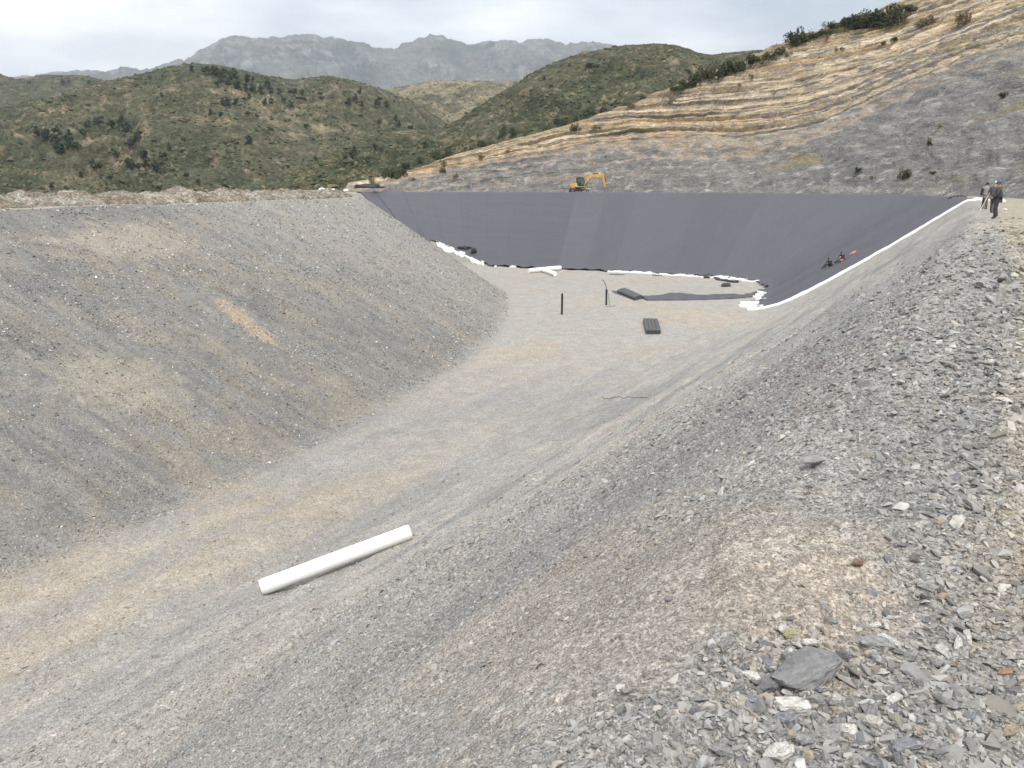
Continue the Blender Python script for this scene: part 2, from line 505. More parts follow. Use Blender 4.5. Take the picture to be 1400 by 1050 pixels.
HILL = {}
def build_cut():
    nu, nv = 900, 340
    B, S = resample(BASE, nu)
    az = np.arctan2(B[:, 0], B[:, 1])
    T = np.gradient(B, axis=0); T /= np.linalg.norm(T, axis=1)[:, None]
    Nn = np.stack([-T[:, 1], T[:, 0]], -1)     # outward (left of travel direction, away from the pit)
    # travel goes from the far left round to the near right, outward is to the left
    k = 0.66
    rad = B / np.linalg.norm(B, axis=1)[:, None]
    D0 = np.linalg.norm(B, axis=1)
    # columns lean from the base line outwards; the far side runs straight away from the pit
    outw = Nn
    azc = np.clip(az, SKY_AZ[0], SKY_AZ[-1])
    # iterative top: march outwards until skyline elevation is met
    top = np.zeros(nu)
    ss = np.linspace(0, 150, 1500)
    bz = np.zeros(nu)
    for i in range(nu):
        X = B[i, 0] + outw[i, 0] * ss; Y = B[i, 1] + outw[i, 1] * ss
        Z = k * ss
        a = np.arctan2(X, Y); d = np.hypot(X, Y)
        e = (Z - CAMZ) / d
        se = np.interp(a, SKY_AZ, SKY_EL)
        ok = np.where((e >= se) & (ss > 0.6))[0]
        top[i] = ss[ok[0]] if len(ok) else 70.0
        if a.max() > SKY_AZ[-1] + .1 and not len(ok): top[i] = 75
        be = np.interp(a, BND_AZ, BND_EL)
        ok = np.where(e >= be)[0]
        bz[i] = Z[ok[0]] if len(ok) else 60.0
    top = np.minimum(top, 78)
    ker = np.ones(41) / 41
    top = np.convolve(np.pad(top, 20, 'edge'), ker, 'valid')
    bz = np.convolve(np.pad(bz, 20, 'edge'), ker, 'valid')
    bz0 = np.maximum(bz, 1.0)
    v = np.linspace(-0.04, 1.18, nv)
    U = np.repeat(S[:, None], nv, 1); VV = np.repeat(v[None], nu, 0)
    run = top[:, None] * np.clip(VV, 0, 1)
    over = np.maximum(VV - 1, 0) * 60
    Zb = k * run - over * 0.25 - np.maximum(-VV, 0) * 40
    off = run + over + np.minimum(VV, 0) * 4
    X = B[:, 0][:, None] + outw[:, 0][:, None] * off; Y = B[:, 1][:, None] + outw[:, 1][:, None] * off
    # bedding coordinate and relief
    wav = fbm(U * 0.022, Zb * 0.06, 4, 201) * 1.3 + fbm(U * 0.12, Zb * 0.2, 3, 207) * 0.22 + fbm(U * 0.6, Zb * 0.9, 3, 208) * 0.10
    b = Zb - bz0[:, None] + wav
    led = (perlin(b * 0.75, U * 0.015, 211) * 0.9 + perlin(b * 1.7, U * 0.03, 212) * 0.5 + perlin(b * 3.6, U * 0.06, 213) * 0.25)
    upper = sstep(-1.5, 2.5, b)
    rel = led * (0.35 + 0.75 * upper) + fbm(U * 0.16, Zb * 0.3, 5, 221, 0.5) * 0.5 + fbm(U * 0.9, Zb * 1.4, 3, 231, 0.6) * 0.16
    # slanting gullies in the grey rock on the right
    gl = 1 - np.abs(fbm(U * 0.10 + Zb * 0.13, Zb * 0.05 - U * 0.02, 4, 241)) * 2
    right = sstep(0.05, 0.5, az)[:, None]
    rel = rel + gl * 0.55 * (1 - upper) * right
    env = sstep(0, 0.05, VV) * (0.55 + 0.45 * sstep(1.0, 0.9, VV)) * np.clip(top / 10, 0.15, 1)[:, None]
    env = env * np.clip((D0 / 60), 0.15, 1)[:, None]
    rel = rel + (sstep(-0.1, 0.1, perlin(b * 1.6, U * 0.015, 214)) * 0.55 + sstep(-0.1, 0.1, perlin(b * 3.4, U * 0.03, 215)) * 0.25) * upper * np.clip(top / 10, 0.15, 1)[:, None]
    rel = rel * env
    X = X - outw[:, 0][:, None] * rel * 0.85; Y = Y - outw[:, 1][:, None] * rel * 0.85
    Z = Zb + rel * 0.5
    # colour
    n1 = fbm(U * 0.07, Zb * 0.35, 5, 251, 0.6); n2 = fbm(U * 0.35, Zb * 0.8, 4, 261, 0.6)
    c = np.empty(X.shape + (3,)); c[:] = (0.165, 0.161, 0.152)
    c = mixc(c, (0.118, 0.120, 0.120), sstep(0.0, 0.5, n1) * 0.6)
    c = mixc(c, (0.24, 0.232, 0.215), sstep(0.1, 0.6, n2) * 0.45)
    # tan-tinged grey below the boundary on the left part
    mid = sstep(-8.5, -3.0, b) * (1 - right * 0.0) * sstep(0.62, 0.30, az)[:, None]
    mid2 = mid * sstep(-0.1, 0.45, perlin(b * 0.8, U * 0.02, 271) + 0.6 * n2)
    c = mixc(c, (0.34, 0.27, 0.195), mid2 * 0.75)
    band = perlin(b * 0.55, U * 0.012, 281) * 0.35 + perlin(b * 1.35, U * 0.03, 282) * 0.55 + perlin(b * 3.1, U * 0.03, 283) * 0.85 + perlin(b * 6.0, U * 0.05, 284) * 0.65 + 0.22 * n2
    tan = sstep(-0.42, -0.20, band)
    och = np.empty_like(c); och[:] = (0.49, 0.405, 0.285)
    och = mixc(och, (0.68, 0.58, 0.43), sstep(0.1, 0.35, perlin(b * 2.6, U * 0.02, 291) + 0.25 * n2))
    och = mixc(och, (0.50, 0.37, 0.22), sstep(0.05, 0.35, perlin(b * 1.1, U * 0.012, 292) + 0.2 * n1))
    och = mixc(och, (0.23, 0.205, 0.175), sstep(0.15, 0.5, -n2 + 0.3 * n1) * 0.5)
    upm = sstep(-0.6, 0.6, b)
    c = c * (1 - (upm * tan)[..., None]) + och * (upm * tan)[..., None]
    c = mixc(c, (0.17, 0.16, 0.15), upm * (1 - tan) * 0.8)
    # brown earth bank beside the track, near right
    nearb = sstep(52, 36, D0)[:, None] * sstep(8, 2, Zb)
    c = mixc(c, (0.27, 0.215, 0.16), nearb * sstep(-0.5, 0.3, n2 + 0.2))
    # pale quartz veins
    vn = 1 - np.abs(fbm(U * 0.07 - Zb * 0.05, Zb * 0.16 + U * 0.045, 4, 301)) * 9
    c = mixc(c, (0.36, 0.345, 0.32), np.clip(vn, 0, 1) * 0.35 * (1 - upm))
    patch = sstep(0.5, 0.66, fbm(U * 0.5, Zb * 1.0, 3, 311)) * (1 - upm)
    c = mixc(c, (0.42, 0.40, 0.37), patch * 0.5)
    # dry grass and soil along the top edge
    edge = sstep(0.86, 0.97, VV + 0.05 * n2)
    c = mixc(c, (0.30, 0.235, 0.15), edge * 0.7)
    c = mixc(c, (0.12, 0.12, 0.065), sstep(1.0, 1.04, VV) * 0.9)
    gr = sstep(0.62, 0.8, fbm(U * 0.09, Zb * 0.3, 4, 321)) * sstep(0, 4, Zb)
    c = mixc(c, (0.20, 0.17, 0.075), gr * 0.6)
    P = np.stack([X, Y, Z], -1)
    me = np_mesh('cut_hillside', P.reshape(-1, 3), grid_faces(nu, nv), c.reshape(-1, 3), True,
                 rubble_mat('bedded_rock', scales=(1.1, 3.6, 10), amps=(0.08, 0.2, 0.34), bumpd=0.05, bstr=0.55, light=0.2, stretch=(1, 1, 2.4)))
    tag(link('hillside', me), kind='structure')
    HILL['P'] = P; HILL['v'] = v; HILL['az'] = az; HILL['c'] = c
build_cut()

def hill_point(px, py, which='cut'):
    """nearest vertex of a hill sheet to the pixel's ray"""
    P = HILL['P'] if which == 'cut' else HILLS[which]
    d = ray(px, py); d = d / np.linalg.norm(d)
    Q = P.reshape(-1, 3) - np.array([0, 0, CAMZ])
    r = np.linalg.norm(Q, axis=1); c = (Q @ d) / r
    ok = c > 1 - 3e-5
    if not ok.any():
        i = int(np.argmax(c))
    else:
        idx = np.where(ok)[0]; i = idx[int(np.argmin(r[idx]))]
    return P.reshape(-1, 3)[i]

# ------------------------------------------------------------------ natural hills and mountains
HILLS = {}
def hill_layer(key, name, sky, r_ridge, r_foot, z_foot, nu, nv, rough, colorf, mat, back=0.35, seed=0, gully=1.0):
    sa = np.array([azim(*p) for p in sky]); se = np.array([elev_at(*p) for p in sky])
    az = np.linspace(sa[0], sa[-1], nu)
    el = np.interp(az, sa, se)
    ker = np.ones(9) / 9
    el = np.convolve(np.pad(el, 4, 'edge'), ker, 'valid')
    rr = r_ridge(az) if callable(r_ridge) else np.full(nu, float(r_ridge))
    rf = r_foot(az) if callable(r_foot) else np.full(nu, float(r_foot))
    zr = CAMZ + el * rr
    v = np.linspace(0, 1 + back, nv)
    Vv = np.repeat(v[None], nu, 0)
    Rg = rf[:, None] + (rr - rf)[:, None] * Vv
    w = np.clip(Vv, 0, 1)
    prof = w ** 1.15
    prof = 0.6 * prof + 0.4 * (1 - (1 - w) ** 1.5)
    Z = z_foot + (zr[:, None] - z_foot) * prof
    Z = Z - np.maximum(Vv - 1, 0) ** 1.2 * (zr - z_foot)[:, None] * 1.6
    X = Rg * np.sin(az)[:, None]; Y = Rg * np.cos(az)[:, None]
    sc = 1.0 / (rr.mean())
    g = fbm(X * sc * 9, Y * sc * 9, 6, 400 + seed, 0.52)
    rdg = (1 - np.abs(fbm(az[:, None] * 7 + 0.5 * g + Vv * 1.2, Vv * 1.3, 4, 430 + seed, 0.45)) * 2) * gully
    lock = 1 - 0.93 * np.exp(-((Vv - 1) / 0.10) ** 2)
    Z = Z + (g * rough + (rdg - 0.5) * rough * 1.2) * lock * sstep(0, 0.15, Vv)
    Z = Z + fbm(X * sc * 90, Y * sc * 90, 4, 460 + seed, 0.6) * rough * 0.05
    if key == 'E': Z = Z + (1 - np.abs(fbm(X * sc * 34, Y * sc * 34, 5, 477, 0.55)) * 2) * 26 * sstep(0.1, 0.5, Vv) - 11
    c = colorf(X, Y, Z, Vv, g, rdg, az, sc)
    P = np.stack([X, Y, Z], -1)
    me = np_mesh(name, P.reshape(-1, 3), grid_faces(nu, nv)[:, ::-1], c.reshape(-1, 3), True, mat)
    o = link(name, me); tag(o, kind='structure')
    HILLS[key] = P
    return o

def scrub_col(dark=(0.066, 0.074, 0.042), mid=(0.095, 0.095, 0.056), dry=(0.19, 0.165, 0.108), dryness=0.0, seed=0):
    def f(X, Y, Z, V, g, rdg, az, sc):
        n1 = fbm(X * sc * 7, Y * sc * 7, 5, 500 + seed, 0.6); n2 = fbm(X * sc * 60, Y * sc * 60, 4, 520 + seed, 0.65)
        c = np.empty(X.shape + (3,)); c[:] = mid
        c = mixc(c, dark, sstep(-0.2, 0.4, n1 - (rdg - 0.5) * 0.4))
        c = mixc(c, dry, sstep(0.25, 0.95, -n1 * 0.7 + n2 * 0.6 + dryness) * 0.75)
        c = mixc(c, (0.20, 0.15, 0.10), sstep(0.45, 0.8, n2 + dryness * 0.3) * 0.5)
        return c * (1 + 0.25 * n2)[..., None]
    return f

def mount_col(X, Y, Z, V, g, rdg, az, sc):
    n1 = fbm(X * sc * 12, Y * sc * 12, 5, 600, 0.6); n2 = fbm(X * sc * 50, Y * sc * 50, 4, 620, 0.65)
    c = np.empty(X.shape + (3,)); c[:] = (0.17, 0.165, 0.13)
    c = mixc(c, (0.07, 0.085, 0.05), sstep(-0.1, 0.5, n1) * 0.8)
    c = mixc(c, (0.30, 0.29, 0.27), sstep(0.15, 0.6, n2 * 0.8 + (rdg - 0.6) * 0.5 + (V - 0.6) * 0.35) * 0.8)
    return c

m_scrub = rubble_mat('scrub_hill', scales=(0.10, 0.28, 0.8), amps=(0.12, 0.22, 0.3), bumpd=0.25, bstr=0.5, light=0.0)
m_mount = rubble_mat('mountain_rock', scales=(0.006, 0.02, 0.06), amps=(0.08, 0.14, 0.16), bumpd=5, bstr=0.5, light=0.0)

hill_layer('E', 'mountains', [(-200, 125), (-60, 115), (20, 107), (60, 102), (100, 98), (140, 98), (160, 95), (170, 91), (185, 94), (200, 96), (225, 88), (250, 80), (270, 72),
            (290, 62), (305, 52), (320, 50), (350, 53), (385, 50), (415, 46), (440, 49), (460, 52), (480, 57), (500, 59), (517, 66),
            (535, 62), (560, 57), (575, 49), (590, 45), (603, 47), (620, 54), (645, 61), (665, 58), (690, 55), (700, 58), (725, 55), (745, 52),
            (765, 58), (790, 58), (815, 58), (840, 64), (900, 75), (1000, 80), (1200, 90)],
           8200, 5200, -60, 900, 200, 85, mount_col, m_mount, seed=1)
hill_layer('A', 'far_hill', [(-240, 60), (-100, 80), (-40, 90), (0, 101), (20, 108), (40, 105), (60, 101), (75, 103), (105, 102), (125, 105), (150, 112), (200, 130), (300, 150), (420, 160)],
           1500, 900, -80, 300, 120, 9, scrub_col(seed=1), m_scrub, seed=2)
hill_layer('C', 'tan_hill', [(380, 150), (430, 135), (480, 125), (510, 123), (540, 121), (560, 116), (590, 110), (640, 110), (700, 111), (760, 113), (820, 118), (920, 130)],
           1300, 700, -70, 320, 140, 8, scrub_col(dryness=0.5, mid=(0.19, 0.17, 0.105), dark=(0.105, 0.105, 0.062), dry=(0.30, 0.255, 0.165), seed=2), m_scrub, seed=3)
hill_layer('B', 'scrub_hill', [(-300, 160), (-120, 150), (0, 145), (60, 132), (100, 122), (130, 114), (170, 106), (205, 98), (235, 90), (262, 86), (300, 88), (330, 95), (360, 103), (400, 109),
            (430, 105), (455, 104), (480, 110), (520, 121), (560, 136), (600, 160), (640, 190), (700, 220)],
           lambda a: np.interp(a, [-0.75, -0.4, -0.1, 0.1], [620, 820, 900, 800]), 260, -62, 620, 260, 8, scrub_col(dryness=0.14, seed=3), m_scrub, seed=4)
hill_layer('D', 'green_hill', [(250, 300), (330, 268), (400, 240), (440, 217), (480, 195), (520, 181), (560, 178), (600, 176), (640, 155), (670, 135), (700, 118), (730, 98), (760, 84), (800, 71), (850, 62), (900, 59),
            (930, 63), (950, 71), (970, 76), (1000, 72), (1040, 68), (1100, 70), (1300, 60)],
           lambda a: np.interp(a, [-0.35, -0.15, 0.0, 0.2, 0.5], [330, 430, 520, 560, 500]), lambda a: np.interp(a, [-0.35, -0.1, 0.5], [185, 190, 200]), -42, 560, 240, 4,
           scrub_col(dryness=0.02, dark=(0.055, 0.065, 0.036), mid=(0.085, 0.085, 0.048), seed=4), m_scrub, seed=5)
#PART2
# ------------------------------------------------------------------ liner and geotextile
PAIRS = [((-27.5, 142), (-16, 123)), ((-25.8, 147.5), (-15, 124.5)), ((-15, 147.8), (-10, 125)), ((0, 144), (-2, 121.6)), ((18, 138), (12, 116)),
         ((28, 134), (20, 112)), ((38, 128), (27, 107.5)), ((45, 120.5), (30.5, 105.5)), ((51.5, 112), (32.7, 102)), ((53.6, 105), (32.8, 98)),
         ((51.2, 93), (30, 90)), ((47, 81), (27.2, 83)), ((44.6, 76), (25.6, 79))]
PR = np.array([p[0] for p in PAIRS], float); PT = np.array([p[1] for p in PAIRS], float)
LSEG = np.concatenate([[0], np.cumsum(np.hypot(*(PR[1:] - PR[:-1]).T))])
LLEN = LSEG[-1]

def rim_snap(p):
    d = np.hypot(RIM[:, 0] - p[0], RIM[:, 1] - p[1])
    i = int(np.argmin(d)); best = None
    for j in (i - 1, i):
        a = RIM[j]; b = RIM[(j + 1) % len(RIM)]
        t = np.clip(np.dot(p - a, b - a) / np.dot(b - a, b - a), 0, 1); q = a + t * (b - a)
        if best is None or np.hypot(*(q - p)) < np.hypot(*(best - p)): best = q
    return best

def proj(P):
    P = np.asarray(P, float)
    x = P[..., 0]; y = P[..., 1]; z = P[..., 2] - CAMZ
    dpt = y * math.cos(PITCH) - z * math.sin(PITCH); up = y * math.sin(PITCH) + z * math.cos(PITCH)
    return 700 + FPX * x / dpt, 525 - FPX * up / dpt

def liner_line(s):
    r = np.array([np.interp(s, LSEG, PR[:, 0]), np.interp(s, LSEG, PR[:, 1])])
    q = np.array([np.interp(s, LSEG, PT[:, 0]), np.interp(s, LSEG, PT[:, 1])])
    if 0 < s < LLEN - 0.3: r = rim_snap(r)
    d = (q - r); L = np.hypot(*d); d /= L
    # lower end of the sheet
    end = L + 0.7 + 0.35 * math.sin(s * 0.7) + 0.3 * math.sin(s * 1.9)
    f = np.linspace(0.25, 1.0, 60); qx = r[0] + d[0] * L * f; qy = r[1] + d[1] * L * f
    px, py = proj(np.stack([qx, qy, H(qx, qy)], -1))
    m = (px > 588) & (px < 672) & (py > 329 + (px - 590) * 0.44)
    if m.any(): end = min(end, L * f[int(np.argmax(m))])
    return r, d, L, end

def cloth_mat(name, color, rough, var, bump, scale=1.2, sheen=0.0):
    m, t, b = base_mat(name, color, rough, 0, 0.35)
    tcn = N(t, 'ShaderNodeTexCoord'); oi = N(t, 'ShaderNodeObjectInfo')
    n = N(t, 'ShaderNodeTexNoise', Scale=scale, Detail=8.0, Roughness=0.6)
    t.links.new(tcn.outputs['Object'], n.inputs['Vector'])
    mr = N(t, 'ShaderNodeMapRange'); mr.inputs['To Min'].default_value = 1 - var * 0.6; mr.inputs['To Max'].default_value = 1 + var * 0.6
    mr.inputs['From Min'].default_value = 0.3; mr.inputs['From Max'].default_value = 0.7
    t.links.new(n.outputs['Fac'], mr.inputs['Value'])
    m2 = N(t, 'ShaderNodeMapRange'); m2.inputs['To Min'].default_value = 1 - var; m2.inputs['To Max'].default_value = 1 + var
    t.links.new(oi.outputs['Random'], m2.inputs['Value'])
    mu = N(t, 'ShaderNodeMath', operation='MULTIPLY'); t.links.new(mr.outputs[0], mu.inputs[0]); t.links.new(m2.outputs[0], mu.inputs[1])
    sc = N(t, 'ShaderNodeVectorMath', operation='SCALE'); sc.inputs[0].default_value = color
    t.links.new(mu.outputs[0], sc.inputs['Scale']); t.links.new(sc.outputs[0], b.inputs['Base Color'])
    bp = N(t, 'ShaderNodeBump', Strength=bump, Distance=0.05)
    t.links.new(n.outputs['Fac'], bp.inputs['Height']); t.links.new(bp.outputs[0], b.inputs['Normal'])
    if sheen:
        b.inputs['Sheen Weight'].default_value = sheen; b.inputs['Sheen Roughness'].default_value = 0.5
    return m

M_LINER = cloth_mat('black_liner', (0.088, 0.089, 0.103), 0.6, 0.06, 0.12, 0.35)
M_WHITE = cloth_mat('white_geotextile', (0.80, 0.80, 0.79), 0.85, 0.04, 0.35, 2.5)
M_BLACK = simple_mat('black_plastic', (0.022, 0.022, 0.025), 0.45, var=0.3, spec=0.5)
M_ROLLGREY = simple_mat('grey_black_sheet', (0.075, 0.075, 0.083), 0.5, var=0.25, spec=0.5)

def build_liner():
    root = bpy.data.objects.new('pond_liner', None); COL.objects.link(root)
    root.location = (10, 118, -11)
    tag(root, 'dark grey sheet liner of wide seamed strips covering the far bank of the pit', 'liner')
    W = 5.6
    npan = int(math.ceil(LLEN / W)); W = LLEN / npan
    nv = 90
    for k in range(npan):
        s0, s1 = k * W, (k + 1) * W
        nu = 17
        over = 0.16
        P = []
        for a in range(nu):
            s = s0 + (s1 - s0 + (over if k < npan - 1 else 0)) * a / (nu - 1)
            r, d, L, end = liner_line(min(s, LLEN))
            ee = end + 0.12 * math.sin(k * 2.3) * (1 if k > 4 else 0)
            w = np.concatenate([[-1.15, -0.8], np.linspace(-0.4, ee, nv - 2)])
            x = r[0] + d[0] * w; y = r[1] + d[1] * w
            h = H(x, y)
            fw = w / L
            wr = fbm(np.full_like(w, s * 1.1), w * 0.05 + s * 0.02, 3, 700) * 0.022
            wr = wr + np.exp(-((np.mod(s * 0.31 + 0.9 * math.sin(s * 0.2), 1.0) - 0.5) / 0.09) ** 2) * 0.045 * np.sin(np.clip(fw, 0, 1) * 3.1) ** 2
            wr = wr + np.exp(-((w - ee) / 0.5) ** 2) * (0.10 + 0.08 * math.sin(s * 2.3))
            if s1 > LLEN - 38: wr = wr + perlin(np.full_like(w, s * 1.9), w * 0.04, 707) * 0.035
            z = h + 0.14 + wr + (0.018 if a == 0 else 0) + 0.035 * (a <= 1 and k > 0)
            z = np.where(w < -0.9, h - 0.05, z)
            P.append(np.stack([x, y, z], -1))
        P = np.array(P)
        me = np_mesh('panel', P.reshape(-1, 3) - np.array(root.location), grid_faces(nu, nv), None, True, M_LINER)
        link('panel', me, root)
build_liner()

def ribbon(name, A, B, n, m, lift, crumple, seed, mat, parent=None, arch=0.0, thick=0.05, origin=(0, 0, 0)):
    """crumpled strip of cloth between two point lists lying on the ground"""
    A = np.array(A, float); B = np.array(B, float)
    def rs(P):
        L = np.concatenate([[0], np.cumsum(np.linalg.norm(P[1:] - P[:-1], axis=1))])
        s = np.linspace(0, L[-1], n); return np.stack([np.interp(s, L, P[:, i]) for i in range(2)], -1), L[-1]
    a, La = rs(A[:, :2]); b, Lb = rs(B[:, :2])
    f = np.linspace(0, 1, m)
    XY = a[:, None] * (1 - f)[None, :, None] + b[:, None] * f[None, :, None]
    s = np.linspace(0, La, n)[:, None] + 0 * f[None]
    g = f[None] * Lb * 0.02 + seed
    z = H(XY[..., 0], XY[..., 1]) + lift
    z = z + (0.5 + 0.5 * fbm(s * 0.7 + seed, f[None] * 0.9 + 0.2 * s, 3, 800 + seed, 0.4)) * crumple + np.sin(f * math.pi)[None] * arch
    top = np.stack([XY[..., 0], XY[..., 1], z], -1)
    bot = top.copy(); bot[..., 2] = np.minimum(top[..., 2] - thick, H(XY[..., 0], XY[..., 1]) - 0.12)
    V = np.concatenate([top.reshape(-1, 3), bot.reshape(-1, 3)]) - np.array(origin)
    F = grid_faces(n, m); nb = n * m
    Fb = F[:, ::-1] + nb
    side = []
    for i in range(n - 1):
        side += [[i * m, (i + 1) * m, (i + 1) * m + nb, i * m + nb], [i * m + m - 1 + nb, (i + 1) * m + m - 1 + nb, (i + 1) * m + m - 1, i * m + m - 1]]
    for j in range(m - 1):
        side += [[j + nb, j + 1 + nb, j + 1, j], [(n - 1) * m + j, (n - 1) * m + j + 1, (n - 1) * m + j + 1 + nb, (n - 1) * m + j + nb]]
    me = np_mesh(name, V, np.concatenate([F, Fb, np.array(side)]), None, True, mat)
    o = link(name, me, parent); 
    if parent is None: o.location = origin
    return o

def build_underlay():
    org = np.array((30.0, 80.0, -5.0))
    root = bpy.data.objects.new('geotextile_underlay', None); COL.objects.link(root); root.location = org
    tag(root, 'white geotextile sheet peeping out along the edges of the dark liner', 'sheet')
    # strip along the right edge, down the slope
    r, d, L, end = liner_line(LLEN)
    n = np.array([-d[1], d[0]])
    if n[1] > 0: n = -n
    w = np.linspace(-1.0, end + 1.0, 60)
    A = [r + d * a - n * 0.15 for a in w]
    B = [r + d * a + n * (0.5 + 0.06 * math.sin(a * 1.3) + (0.35 if a > end - 1 else 0)) for a in w]
    ribbon('edge_strip', A, B, 160, 6, 0.17, 0.05, 3, M_WHITE, root, origin=org)
    # strip lying on the bench beyond the top corner
    ribbon('edge_strip', [(45.3, 76.6), (45.2, 74.2), (44.9, 71.8)], [(44.4, 76.4), (44.4, 74.0), (44.2, 72.0)], 50, 8, 0.08, 0.10, 5, M_WHITE, root, arch=0.18, origin=org)
    # crumpled lower edges
    def low(s0, s1, seed, wid=0.9, amp=0.22):
        A = []; B = []
        for s in np.linspace(s0, s1, max(8, int((s1 - s0) * 2))):
            r, d, L, end = liner_line(s)
            j = math.sin(s * 1.7 + seed) * 0.3 + math.sin(s * 4.1 + seed) * 0.22 + math.sin(s * 0.6 + seed) * 0.3
            A.append(r + d * (end - 0.5)); B.append(r + d * (end + wid * (0.55 + j * 0.6)))
        ribbon('crumpled_edge', A, B, max(30, int((s1 - s0) * 6)), 8, 0.10, amp, seed, M_WHITE, root, origin=org)
    SL0 = 6.0
    for s_ in np.linspace(4, 26, 60):
        r_, d_, L_, e_ = liner_line(s_); q_ = r_ + d_ * e_
        if proj((q_[0], q_[1], float(H(q_[0], q_[1]))))[0] > 590: SL0 = s_; break
    low(SL0 + 1.0, SL0 + 14, 11, 1.5, 0.18)
    SS = np.linspace(2, LLEN * 0.8, 160); PX = []
    for s_ in SS:
        r_, d_, L_, e_ = liner_line(s_); q_ = r_ + d_ * e_
        PX.append(proj((q_[0], q_[1], -11.0))[0])
    PX = np.maximum.accumulate(np.array(PX))
    def s_at(px): return float(np.interp(px, PX, SS))
    for a_, b_, k_, w_, m_ in ((676, 679, 12, .6, .15), (694, 696.5, 13, .7, .2), (697, 706, 20, .5, .15), (831, 860, 14, .7, .22), (861, 900, 15, .55, .18), (901, 962, 16, .65, .2), (964, 1006, 17, .75, .28), (1007, 1034, 18, .7, .22)):
        q0, q1 = s_at(a_), s_at(b_)
        if q1 - q0 > 0.4: low(q0, q1, k_, w_, m_)
    low(LLEN - 19, LLEN - 10, 21, 0.8, 0.3)
    low(LLEN - 5, LLEN, 19, 1.7, 0.3)
build_underlay()

# ------------------------------------------------------------------ rolls, pipes, posts
def tube_np(p, q, r, seg=24, n=30, wob=0.0, seed=0, ends=True, hollow=0.0, r2=None, sag=0.0):
    p = np.array(p, float); q = np.array(q, float); r2 = r if r2 is None else r2
    ax = (q - p) / np.linalg.norm(q - p)
    up = np.array([0, 0, 1.0]) if abs(ax[2]) < 0.9 else np.array([1.0, 0, 0])
    u = np.cross(ax, up); u /= np.linalg.norm(u); v = np.cross(u, ax)
    V = []; F = []
    f = np.linspace(0, 1, n)
    fr = np.concatenate([[f[0] + 0.0], f]) if False else f
    th = np.arange(seg) / seg * 2 * math.pi
    for i, t in enumerate(fr):
        rr = r + (r2 - r) * t
        e = 0.92 if (i in (0, n - 1) and ends) else 1.0
        nz = 1 + wob * perlin(np.full(seg, t * 5.0 + seed), np.cos(th) * 1.5 + seed, seed + 3) 
        c = p + (q - p) * t - np.array([0, 0, sag * math.sin(t * math.pi)])
        for k in range(seg):
            V.append(c + (u * math.cos(th[k]) + v * math.sin(th[k])) * rr * e * nz[k])
    for i in range(n - 1):
        for k in range(seg):
            a = i * seg + k; b = i * seg + (k + 1) % seg
            F.append((a, b, b + seg, a + seg))
    for end, base in ((0, 0), (1, (n - 1) * seg)):
        c = p if end == 0 else q
        s = -1 if end == 0 else 1
        ring = list(range(base, base + seg))
        for fac, dep in ((hollow if hollow else 0.5, 0.0), (hollow if hollow else 0.12, -0.35 * r if hollow else -0.04 * r)):
            nb = len(V)
            for k in range(seg):
                V.append(c + ax * s * (dep + 0.02 * r) + (u * math.cos(th[k]) + v * math.sin(th[k])) * (r if end == 0 else r2) * fac)
            new = list(range(nb, nb + seg))
            for k in range(seg):
                a, b, c2, d2 = ring[k], ring[(k + 1) % seg], new[(k + 1) % seg], new[k]
                F.append((a, d2, c2, b) if end == 0 else (a, b, c2, d2))
            ring = new
        nb = len(V); V.append(c + ax * s * (-0.35 * r if hollow else -0.02 * r))
        for k in range(seg):
            a, b = ring[k], ring[(k + 1) % seg]
            F.append((a, nb, b, b) if False else ((a, nb, b) if end == 0 else (a, b, nb)))
    return V, F

def mesh_vf(name, V, F, mat, smooth=True, origin=None):
    o_ = np.array(origin if origin is not None else (0, 0, 0), float)
    me = bpy.data.meshes.new(name)
    me.from_pydata([tuple(np.array(v, float) - o_) for v in V], [], [tuple(f) for f in F])
    me.update()
    if smooth:
        me.polygons.foreach_set('use_smooth', [True] * len(me.polygons))
        try: me.set_sharp_from_angle(angle=R(38))
        except Exception: pass
    if mat: me.materials.append(mat)
    return me

def lie(name, pa, pb, r, mat, label, cat, group=None, hollow=0.0, wob=0.02, seed=0, lift=0.0, n=40):
    a = hit(*pa); b = hit(*pb)
    a[2] = float(H(a[0], a[1])) + r * 0.93 + lift; b[2] = float(H(b[0], b[1])) + r * 0.93 + lift
    # keep the cylinder above the ground between its ends
    f = np.linspace(0, 1, 12)
    g = H(a[0] + (b[0] - a[0]) * f, a[1] + (b[1] - a[1]) * f) + r * 0.85 + lift - (a[2] + (b[2] - a[2]) * f)
    k = max(0.0, float(np.percentile(g, 70))); a[2] += k; b[2] += k
    org = (a + b) / 2 - np.array([0, 0, r])
    V, F = tube_np(a, b, r, 28, n, wob, seed, hollow=hollow)
    o = link(name, mesh_vf(name, V, F, mat, True, org)); o.location = org
    return tag(o, label, cat, group)

